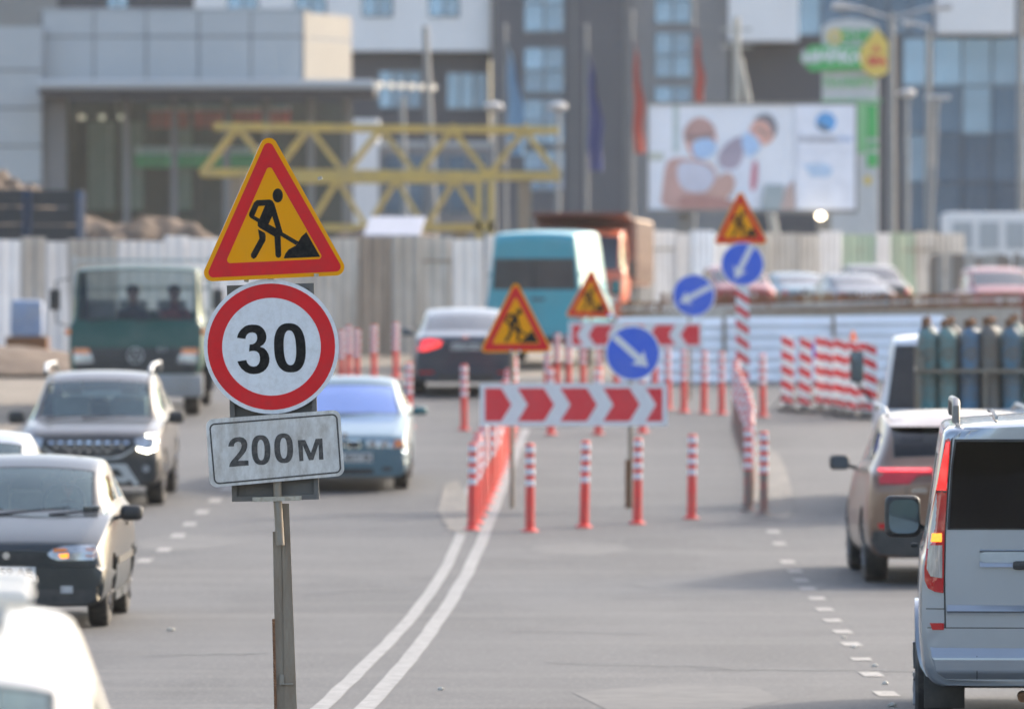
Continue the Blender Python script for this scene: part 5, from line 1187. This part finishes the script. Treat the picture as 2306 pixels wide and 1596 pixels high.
# ------------------------------------------------------------------ billboard
M_bill = pm('billboard_print_white', (.82,.84,.90), .45, var=.05, scale=.6); M_frame = pm('billboard_frame', (.24,.23,.22), .6, .3)
d = 205.0; s_ = F/d; cx0, cz0 = 1693, 354; o = empty('billboard', (X(cx0,d), d, gz(d)), (0,0,0), 'billboard showing two masked people on a white ground', 'billboard'); zc = ZZ(cz0,d)-gz(d)
W2, H2 = 233/s_, 118/s_
MB().box(-W2,W2,0,.3,zc-H2,zc+H2).build('panel', M_bill, o); fr = MB()
for a in ((-W2-.08,W2+.08,zc+H2,zc+H2+.09),(-W2-.08,W2+.08,zc-H2-.12,zc-H2),(-W2-.08,-W2,zc-H2,zc+H2),(W2,W2+.08,zc-H2,zc+H2)): MB().box(a[0],a[1],-.08,.32,a[2],a[3]).build('frame', M_frame, o)
for x in (-2.2, 2.4): MB().box(x-.22,x+.22,.32,.62,0,zc+H2*.8).build('leg', M_frame, o)
AD = [0]
def ad(name, pts, col, lay, mt={}):
    if col not in mt: mt[col] = pm('print_%d' % len(mt), col, .5, var=.10, scale=1.5)
    AD[0] += 1; lay = AD[0]
    # points in the zoomed view of the poster: 90..2120 by 100..1110
    pp = [((x-1105)/1015*W2, zc-(z-605)/505*H2) for x, z in pts]; return shape(name, [pp], mt[col], .0015, -.004-.0035*lay, o)
def sm(pts, it=2):
    for _ in range(it):
        q = []
        for a, b in zip(pts, pts[1:]+pts[:1]): q += [(a[0]*.75+b[0]*.25, a[1]*.75+b[1]*.25), (a[0]*.25+b[0]*.75, a[1]*.25+b[1]*.75)]
        pts = q
    return pts
SK, SK2, HA, GR, BM, PK, WH, GY = (.72,.40,.33), (.48,.25,.22), (.20,.20,.23), (.36,.42,.44), (.42,.60,.86), (.62,.20,.26), (.80,.82,.90), (.62,.62,.72)
ad('print_window', [(330,105),(390,105),(390,560),(330,560)], (.50,.58,.58), 0); ad('print_shelf', [(95,560),(240,560),(240,640),(95,640)], (.55,.57,.50), 0)
ad('print_torso', sm([(255,660),(350,600),(640,640),(760,700),(800,1000),(700,1110),(200,1110),(230,900)]), (.60,.36,.32), 1)
ad('print_shirt', sm([(390,640),(640,660),(760,760),(700,950),(420,940),(360,760)]), GY, 2)
ad('print_head', sm([(440,330),(520,240),(640,240),(760,360),(760,520),(640,640),(520,620),(450,480)]), SK, 3)
ad('print_hair', sm([(430,330),(560,205),(700,250),(770,380),(650,400),(560,420),(520,470),(440,470)]), (.50,.30,.27), 4)
ad('print_glasses', sm([(455,390),(560,400),(640,385),(745,375),(745,415),(640,430),(560,440),(460,430)]), (.28,.20,.20), 4); ad('print_mask', sm([(510,440),(740,415),(770,560),(620,640),(530,600)]), BM, 5)
ad('print_body', sm([(760,700),(840,460),(960,400),(1180,620),(1180,1110),(900,1110),(960,860)]), (.76,.79,.88), 2)
ad('print_scarf', sm([(760,660),(800,520),(960,400),(1050,420),(1000,700),(860,740)]), (.40,.34,.42), 3)
ad('print_sleeve', sm([(1110,640),(1170,640),(1150,930),(1080,930)]), PK, 4)
ad('print_head', sm([(1060,360),(1150,230),(1290,230),(1350,380),(1270,490),(1150,480)]), SK, 4)
ad('print_hair', sm([(1100,260),(1200,180),(1310,200),(1365,330),(1320,430),(1290,300),(1210,240)]), HA, 5)
ad('print_brow', sm([(1130,330),(1200,320),(1290,400),(1270,430),(1190,370)]), (.40,.25,.22), 5); ad('print_mask', sm([(990,420),(1080,350),(1210,480),(1130,590),(1040,600)]), BM, 5)
ad('print_hands', sm([(620,1010),(760,800),(880,740),(960,840),(880,1000),(700,1090)]), (.58,.36,.31), 4)
ad('print_arm', sm([(380,980),(620,960),(1000,1040),(1000,1110),(400,1110)]), SK2, 4)
ad('print_laptop', [(1230,870),(1420,870),(1400,1110),(1190,1110)], GR, 3); ad('print_wood', [(1440,900),(1520,820),(1530,1110),(1380,1110)], (.50,.38,.35), 3)
ad('print_panel', [(1540,105),(2118,105),(2118,1108),(1540,1108)], (.80,.82,.90), 1); ad('print_bar', [(1545,545),(2118,545),(2118,550),(1545,550)], (.5,.5,.55), 2)
ad('print_ball', ell(1830,270,100,95,28), (.10,.36,.72), 3); ad('print_ball_shade', sm([(1740,260),(1790,300),(1850,320),(1880,350),(1820,365),(1750,330)]), (.13,.16,.19), 4)
ad('print_block', sm([(1610,670),(1890,670),(1890,800),(1670,800),(1660,720),(1610,710)],1), (.46,.60,.78), 3)
M_pt = pm('print_text_grey', (.25,.25,.28), .5); M_pt2 = pm('print_text_blue', (.30,.45,.70), .5)
text('print_text', 'bonatat', .40, M_pt, o, ((1745-1105)/1015*W2, -.12, zc-(425-605)/505*H2), .002); text('print_text', 'rec', .40, M_pt2, o, ((2020-1105)/1015*W2, -.12, zc-(425-605)/505*H2), .002)
MB().lathe([(.02,-.1),(.13,-.05),(.15,.05),(.05,.12)],12,'z',((1846-cx0)/s_,-.6,ZZ(488,d)-gz(d))).build('flood_lamp', pm('lit_flood', (.9,.85,.75), .3, emit=(1,.85,.6), estr=4), o, True)
MB().bar(((1846-cx0)/s_,-.6,ZZ(482,d)-gz(d)),((1846-cx0)/s_,0,ZZ(472,d)-gz(d)),.05).build('lamp_arm', M_frame, o)

# ------------------------------------------------------------------ filling-station pylon
d = 240.0; s_ = F/d; o = empty('station_pylon', (X(1915,d), d, gz(d)), (0,0,0), 'filling station pylon with green car wash arrow and yellow drop', 'pylon')
zz = lambda y: ZZ(y,d)-gz(d); xx = lambda x: (x-1915)/s_
M_pw = pm('pylon_white', (.50,.52,.53), .5, dirt=(.4,.4,.38), dirtamt=.3); M_pg = pm('pylon_green', (.04,.40,.10), .45); M_pg2 = pm('pylon_pale_green', (.20,.50,.22), .5); M_py = pm('drop_yellow', (.68,.50,.10), .45)
MB().box(xx(1852),xx(1978),0,.5,0,zz(60)).build('panel', M_pw, o, bevel=.04)
shape('pylon_cap', [[(xx(1850),zz(62)),(xx(1980),zz(62)),(xx(1960),zz(48)),(xx(1915),zz(42)),(xx(1870),zz(48))]], M_pw, .25, .25, o)
lg = shape('logo', [ell(xx(1880),zz(84),17/s_,17/s_,24), ell(xx(1880),zz(84),8/s_,8/s_,20,rev=True)], M_py, .02, -.03, o)
text('lettering', 'БНК', 36/s_, M_pg, o, (xx(1928),-.03,zz(84)), .01, .03)
ar = shape('arrow', [[(xx(1800),zz(132)),(xx(1825),zz(103)),(xx(1950),zz(107)),(xx(1950),zz(157)),(xx(1825),zz(161))]], M_pg, .12, -.14, o)
text('lettering', 'МИЙКА', 36/s_, pm('letter_white', (.7,.74,.76), .5), o, (xx(1872),-.28,zz(131)), .01, .03)
dr = [(xx(1974),zz(65))]+[(xx(1974)+37/s_*math.sin(a)*1.05, zz(130)-43/s_*math.cos(a)*1.0) for a in [math.radians(q) for q in range(125,-126,-10)]]
shape('drop', [dr], M_py, .14, -.16, o); M_rt = pm('letter_red', (.62,.08,.06), .5)
text('drop_lettering', 'SPA', 24/s_, M_rt, o, (xx(1974),-.32,zz(140)), .01, .03); text('drop_lettering', 'A', 22/s_, M_rt, o, (xx(1972),-.32,zz(112)), .01, .02)
text('lettering', 'ПАЛИВО', 27/s_, M_pg2, o, (xx(1912),-.03,zz(188)), .01, .02)
MB().box(xx(1850),xx(1985),-.08,-.0,zz(230),zz(225)).build('trim_strip', M_pg2, o)
MB().box(xx(1925),xx(1950),-.06,0,zz(345),zz(233)).build('price_strip', M_pg2, o); 
for a, b_ in ((235,312),(322,335),(345,376)): MB().box(xx(1952),xx(1976),-.06,0,zz(b_),zz(a)).build('price_panel', M_pg, o)
shape('badge', [ell(xx(1954),zz(406),9/s_,10/s_,20)], M_py, .01, -.03, o)

# ------------------------------------------------------------------ poles, lamps and flags
M_pole = pm('galvanised_pole', (.20,.21,.22), .5, .5); M_lhead = pm('lamp_head', (.42,.42,.42), .4, .2)
def lamp(px, ytop, d, label, head='globe', lean=0, r=.10, name='street_lamp', px1=None):
    o = empty(name, (X(px1 or px,d), d, gz(d)), (0,0,0), label, 'street lamp', 'street lamps behind the works'); h = ZZ(ytop,d)-gz(d); dx = X(px,d)-X(px1 or px,d)
    MB().tube([(0,0,0),(dx,0,h)], [r*1.25,r*.75], 10).build('pole', M_pole, o, True)
    if head == 'globe': MB().lathe([(.05,-.1),(.30,-.02),(.36,.10),(.24,.20),(.05,.24)],16,'z',(dx,0,h)).build('lamp_head', M_lhead, o, True)
    elif head == 'cobra': MB().tube([(dx,0,h-.05),(dx-.5,0,h+.12),(dx-1.0,-.1,h+.10)], [.07,.06,.14], 8).build('lamp_head', M_lhead, o, True)
    elif head == 'multi':
        for k in range(4):
            a = math.radians([165,20,200,-10][k]); MB().tube([(dx,0,h-.2),(dx+math.cos(a)*1.2,math.sin(a)*.6,h+.15),(dx+math.cos(a)*2.2,math.sin(a)*1.0,h+.25)], [.045,.045,.13], 8).build('lamp_head', M_lhead, o, True)
    elif head == 'flat': MB().box(-.45,.45,-.2,.2,-.05,.12).build('lamp_head', M_lhead, o, bevel=.04, loc=(dx,0,h))
lamp(1112, 246, 215, 'globe street lamp in front of the pale blue flag'); lamp(1256, 246, 215, 'globe street lamp right of the window column, above the crane section')
lamp(958, 60, 200, 'tall leaning pole rising above the crane sections', 'none', px1=985, r=.13); lamp(905, 220, 210, 'curved grey lamp pole left of the tall leaning pole', 'none', px1=918, r=.11)
lamp(2008, 30, 225, 'tall four-armed street lamp beside the yellow drop', 'multi', r=.14); lamp(2042, 215, 235, 'short globe street lamp right of the yellow drop')
lamp(2110, 222, 230, 'leaning flat-headed street lamp near the right glass wall', 'flat', px1=2085); lamp(2090, 60, 250, 'tall bent street lamp before the blue glass wall', 'cobra', r=.13); lamp(2298, -10, 210, 'tall pole at the upper right edge', 'none', r=.13)
def flag(px, y0, y1, yt, d, col, label, wide):
    o = empty('flag', (X(px,d), d, gz(d)), (0,0,0), label, 'flag', 'limp flags before the tower'); h = ZZ(yt,d)-gz(d); za, zb = ZZ(y0,d)-gz(d), ZZ(y1,d)-gz(d)
    MB().tube([(0,0,0),(0,0,h)], [.11,.07], 8).build('flag_pole', M_pole, o, True); MB().lathe([(.0001,-.12),(.12,0),(.0001,.12)],10,'z',(0,0,h)).build('finial', M_pole, o, True)
    n = 18; m = 10; vs = []; fs = []
    for j in range(n+1):
        t = j/n; wj = wide*min(1, t*1.6)**.8*(1-.25*t)
        for i in range(m+1):
            u = i/m; vs.append((.1+u*wj+.05*math.sin(j*.8), .16*math.sin(u*9+t*4), za+(zb-za)*t-.2*u*(1-t)))
    for j in range(n):
        for i in range(m): a = j*(m+1)+i; fs.append((a, a+1, a+m+2, a+m+1))
    me = bpy.data.meshes.new('cloth'); me.from_pydata(vs, [], fs)
    for p in me.polygons: p.use_smooth = True
    me.materials.append(pm('flag_cloth_%d' % px, col, .8, var=.15)); link('cloth', me, o)
flag(1138, 95, 350, 60, 285, (.16,.32,.48), 'pale blue limp flag left of the window column', .9); flag(1321, 115, 385, 60, 285, (.04,.06,.22), 'dark blue limp flag on the tower front', .75)
flag(1423, 90, 345, 30, 285, (.60,.10,.06), 'long orange limp flag on the pole right of the tower', .55); flag(1562, 60, 260, -10, 285, (.60,.10,.06), 'shorter orange limp flag above the billboard', .45)
o = empty('utility_pole', (X(1662,222),222,gz(222)), (0,0,0), 'concrete utility pole with a diagonal brace above the billboard', 'utility pole'); h = ZZ(40,222)-gz(222)
M_cp = pm('concrete_pole', (.40,.39,.35), .8); MB().tube([(0,0,0),(-.05,0,h)], [.22,.13], 10).build('pole', M_cp, o, True); MB().tube([(1.9,0,0),(.05,0,h*.86)], [.17,.12], 10).build('brace', M_cp, o, True)
for z in (.96, .90): MB().bar((-.6,0,h*z),(.5,0,h*z),.08).build('cross_arm', M_cp, o)

# ------------------------------------------------------------------ buildings
M_wwall = pm('white_render', (.76,.76,.76), .8, var=.05, scale=.3); M_grey = pm('dark_grey_cladding', (.070,.076,.090), .6, var=.08, scale=.4); M_mid = pm('mid_grey_cladding', (.19,.19,.195), .7, var=.06, scale=.4)
M_dkw = pm('charcoal_wall', (.052,.055,.066), .7, var=.08); M_alu = pm('aluminium_panel', (.36,.39,.42), .4, .3, var=.04, scale=.2); M_beige = pm('cream_panel', (.29,.275,.25), .6, var=.06, scale=.3)
M_wgl = pm('window_glass', (.20,.32,.50), .10, .75, var=.25, scale=.25); M_wgd = pm('dark_facade_glass', (.07,.13,.23), .12, .7, var=.35, scale=.12)
M_wfr = pm('window_frame', (.10,.11,.12), .5)
def window(parent, xc, zc, w_, h, cols, rows, y=-.02, glass=None):
    wf = MB().box(-w_/2,w_/2,-.06,.10,-h/2,h/2).build('window', M_wfr, parent, loc=(xc,y,zc))
    for i in range(cols):
        for j in range(rows):
            pw, ph = w_/cols, h/rows; MB().box(-pw/2+.06,pw/2-.06,-.075,-.05,-ph/2+.06,ph/2-.06).build('pane', glass or M_wgl, wf, loc=(-w_/2+pw*(i+.5), 0, -h/2+ph*(j+.5)), rot=(random.uniform(-.01,.01),0,random.uniform(-.02,.02)))
DB = 330.0; SB = F/DB; zB = gz(DB)
def bld(name, label, xc, d=DB): return empty(name, (X(xc,d), d, gz(d)), (0,0,0), label, 'building')
TOP = -260   # roofline well above the frame
# white and charcoal block, centre left
o = bld('apartment_block', 'white rendered block with square windows over a charcoal lower wall', 770); x = lambda p: (p-770)/SB; z = lambda p: ZZ(p,DB)-zB
MB().box(x(438),x(1104),0,12,z(115),z(TOP)).build('upper_wall', M_wwall, o); MB().box(x(438),x(1102),1.2,12,0,z(115)).build('lower_wall', M_dkw, o); MB().box(x(436),x(1106),-.1,12.1,z(TOP),z(TOP)+.5).build('roof', M_grey, o)
for px in (547, 700, 850, 1000):
    for py in (2, -120, -220): window(o, x(px), z(py), 70/SB, 74/SB, 2, 1)
window(o, x(900), z(200), 98/SB, 86/SB, 3, 1, 1.18); window(o, x(1052), z(203), 95/SB, 84/SB, 3, 1, 1.18); window(o, x(1000), z(430), 150/SB, 90/SB, 4, 1, 1.18); window(o, x(840), z(430), 130/SB, 90/SB, 4, 1, 1.18)
# dark block top left
o = bld('office_block', 'charcoal office block at the top left behind the panelled hall', 260, 340); s4 = F/340; x = lambda p: (p-260)/s4; z = lambda p: ZZ(p,340)-gz(340)
MB().box(x(-40),x(436),0,10,0,z(TOP)).build('wall', M_dkw, o); MB().box(x(-42),x(130),-.3,-.01,z(300),z(TOP)).build('wall_panel', pm('olive_panel', (.24,.24,.23), .7), o); MB().box(x(-42),x(438),-.1,10,z(TOP),z(TOP)+.4).build('roof', M_grey, o); window(o, x(265), z(-10), 46/s4, 60/s4, 2, 1)
# dark tower with window column
o = bld('grey_tower', 'dark grey tower with a column of paired windows, centre', 1256); x = lambda p: (p-1256)/SB; z = lambda p: ZZ(p,DB)-zB
MB().box(x(1106),x(1412),-.6,12,0,z(TOP)).build('wall', M_grey, o); MB().box(x(1104),x(1414),-.7,12,z(TOP),z(TOP)+.5).build('roof', M_dkw, o)
for py, h in ((-140,120),(10,140),(160,112),(275,112),(385,100)): window(o, x(1225), z(py), 92/SB, h/SB*.92, 2, 2, -.62)
for px in (1112, 1290, 1405): MB().box(x(px),x(px+5),-.72,-.6,0,z(TOP)).build('fin', M_mid, o)
# mid grey block with window strip
o = bld('grey_block', 'lighter grey block with a tall window strip behind the orange flags', 1525); x = lambda p: (p-1525)/SB
MB().box(x(1413),x(1640),-.2,12,0,z(TOP)).build('wall', M_mid, o); MB().box(x(1412),x(1642),-.3,12,z(TOP),z(TOP)+.5).build('roof', M_dkw, o)
for py, h in ((-130,120),(0,120),(125,112),(240,100)): window(o, x(1515), z(py), 84/SB, h/SB*.92, 2, 2, -.22)
# right glass block with white boxes
o = bld('glass_block', 'dark glazed block with projecting white boxes at the top right', 1990); x = lambda p: (p-1990)/SB
MB().box(x(1640),x(2460),1.5,12,0,z(TOP)).build('wall', M_dkw, o); MB().box(x(1638),x(2462),1.4,12,z(TOP),z(TOP)+.5).build('roof', M_dkw, o)
MB().box(x(1640),x(1797),-1.0,1.5,z(95),z(TOP)).build('white_box', M_wwall, o); MB().box(x(2108),x(2282),-1.2,1.5,z(78),z(TOP)).build('white_box', M_wwall, o)
def curtain(xa, xb, ya, yb, cols, rows, y):
    w_ = (x(xb)-x(xa))/cols; h = (z(ya)-z(yb))/rows
    for i in range(cols):
        for j in range(rows): MB().box(-w_/2+.05,w_/2-.05,-.03,.03,-h/2+.05,h/2-.05).build('pane', M_wgl if (j == 0 or random.random() < .22) else M_wgd, o, loc=(x(xa)+w_*(i+.5), y, z(yb)+h*(rows-1-j+.5)), rot=(random.uniform(-.008,.008),0,random.uniform(-.015,.015)))
curtain(1800, 2108, -200, 78, 6, 3, 1.42); curtain(2036, 2440, 82, 520, 6, 4, 1.42); MB().box(x(2430),x(2460),-.5,1.4,0,z(TOP)).build('corner_pier', M_grey, o)
# panelled hall with canopy, left
d = 262.0; s5 = F/d; o = empty('panelled_hall', (X(400,d), d, gz(d)), (0,0,0), 'grey panelled hall with glazed front and long canopy at upper left', 'building'); x = lambda p: (p-400)/s5; z = lambda p: ZZ(p,d)-gz(d)
MB().box(x(90),x(683),.5,9,z(186),z(22)).build('fascia_core', M_grey, o); MB().box(x(88),x(690),.4,9.1,z(22),z(18)).build('roof', M_alu, o)
for i in range(5):
    for j in range(2):
        xa = 92+i*118; ya, yb = ((22,82),(82,186))[j]; MB().box(x(xa)+.03,x(xa+118)-.03,.40,.5,z(yb)+.03,z(ya)-.03).build('panel', M_alu, o)
pe = MB()
for j, (ya, yb) in enumerate(((26,84),(84,186))):
    mb = MB().box(x(683)+.03,x(788)-.03,0,.10,z(yb)+.03,z(ya)-.03); mb.v = [(xx_, y_+.35+(xx_-x(683))*1.7, zz_) for xx_, y_, zz_ in mb.v]; mb.build('end_panel', M_beige, o)
MB().box(x(-40),x(96),-.6,9,0,z(62)).build('side_wall', M_alu, o)
for k in range(4): MB().box(x(-40),x(98),-.64,-.6,z(160+k*85)-.03,z(160+k*85)+.03).build('panel_joint', M_grey, o)
MB().box(x(96),x(150),-.2,.6,0,z(185)).build('pier', M_mid, o)
cn = MB().box(x(102),x(850),-4.5,.5,z(210),z(190)); cn.build('canopy', M_alu, o, bevel=.1); MB().box(x(104),x(848),-4.3,.5,z(222),z(211)).build('canopy_soffit', M_dkw, o)
MB().bar((x(850),-4.2,z(200)),(x(990),-4.2,z(207)),.10).build('canopy_arm', M_alu, o)
lm = pm('canopy_lamp', (.5,.46,.40), .4, emit=(1,.86,.66), estr=.22)
for k in range(6): MB().lathe([(.04,-.13),(.12,-.08),(.14,.02),(.09,.10),(.03,.12)],12,'z',(x(862+k*23),-4.45,z(202+k*1.1))).build('canopy_lamp', lm, o, True)
for px in (285, 392, 510, 600, 700, 780): MB().box(x(px)-.13,x(px)+.13,-.1,.2,0,z(222)).build('column', M_mid, o)
hall = o
gl = glassm('hall_glass', (.78,.84,.84), ior=1.2, base=.01)
for i in range(10): MB().box(x(112+i*67)+.04,x(112+(i+1)*67)-.04,.25,.29,z(520),z(226)).build('glass_panel', gl, o)
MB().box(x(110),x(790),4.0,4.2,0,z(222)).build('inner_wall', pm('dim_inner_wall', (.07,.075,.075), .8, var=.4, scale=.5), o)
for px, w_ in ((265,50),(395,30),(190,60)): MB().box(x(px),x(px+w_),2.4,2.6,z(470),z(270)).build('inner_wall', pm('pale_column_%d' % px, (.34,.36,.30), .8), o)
M_sgr = pm('red_shop_sign', (.70,.10,.08), .5); M_sgg = pm('green_shop_sign', (.10,.52,.20), .5)
for xa, xb in ((330,420),(430,510),(520,585),(600,650)): MB().box(x(xa),x(xb),1.8,1.9,z(285),z(240)).build('red_sign', M_sgr, o); MB().box(x(xa),x(xb),1.75,1.8,z(246),z(236)).build('sign_cap', M_wwall, o)
MB().box(x(300),x(600),1.6,1.7,z(375),z(345)).build('green_sign', M_sgg, o); MB().box(x(300),x(600),1.62,1.72,z(345),z(328)).build('pale_sign', M_wwall, o)
for k in range(4): MB().lathe([(.1,-.1),(.16,0),(.1,.1)],10,'z',(x(135+k*45),1.2,z(262))).build('ceiling_lamp', lm, o, True)
# white-and-glass annex right of the hall
o = bld('white_annex', 'white pillar annex standing behind the crane sections', 820, 290); s6 = F/290; x = lambda p: (p-820)/s6; z = lambda p: ZZ(p,290)-gz(290)
MB().box(x(785),x(852),0,3,0,z(268)).build('pillar', M_wwall, o); MB().box(x(852),x(1110),.6,3,0,z(330)).build('lower_wing', M_mid, o); MB().box(x(850),x(1112),.5,3.1,z(330),z(318)).build('wing_roof', M_alu, o)
for k in range(5): MB().box(x(865+k*48),x(905+k*48),.55,.62,z(480),z(350)).build('pane', M_wgd, o)
# roadside white lorry box and hut at the right
d = 195.0; o = empty('site_container', (X(2215,d), d, gz(d)), (0,0,0), 'white site container with darker end at the right behind the hoarding', 'container'); s7 = F/d; x = lambda p: (p-2215)/s7; z = lambda p: ZZ(p,d)-gz(d)
MB().box(x(2130),x(2330),0,2.4,z(640),z(478)).build('box', M_wwall, o, bevel=.05); MB().box(x(2130),x(2330),.1,2.3,0,z(640)).build('skirt', M_grey, o)
for k in range(3): MB().box(x(2145+k*60),x(2190+k*60),-.03,0,z(560),z(500)).build('panel', M_alu, o)
# ------------------------------------------------------------------ dusty air
HZ = 0.00017
hz = MB().box(-420, 420, -45, 420, -1.2, 60).build('haze', bpy.data.materials.new('haze_air')); tag(hz, 'thin pale dusty haze filling the street', 'haze', kind='stuff')
m = hz.data.materials[0]; m.use_nodes = True; n = m.node_tree.nodes; l = m.node_tree.links; n.clear()
o = n.new('ShaderNodeOutputMaterial'); v = n.new('ShaderNodeVolumePrincipled'); v.inputs['Color'].default_value = (.92,.92,.93,1); v.inputs['Density'].default_value = HZ; v.inputs["Anisotropy"].default_value = 0
l.new(v.outputs[0], o.inputs['Volume'])
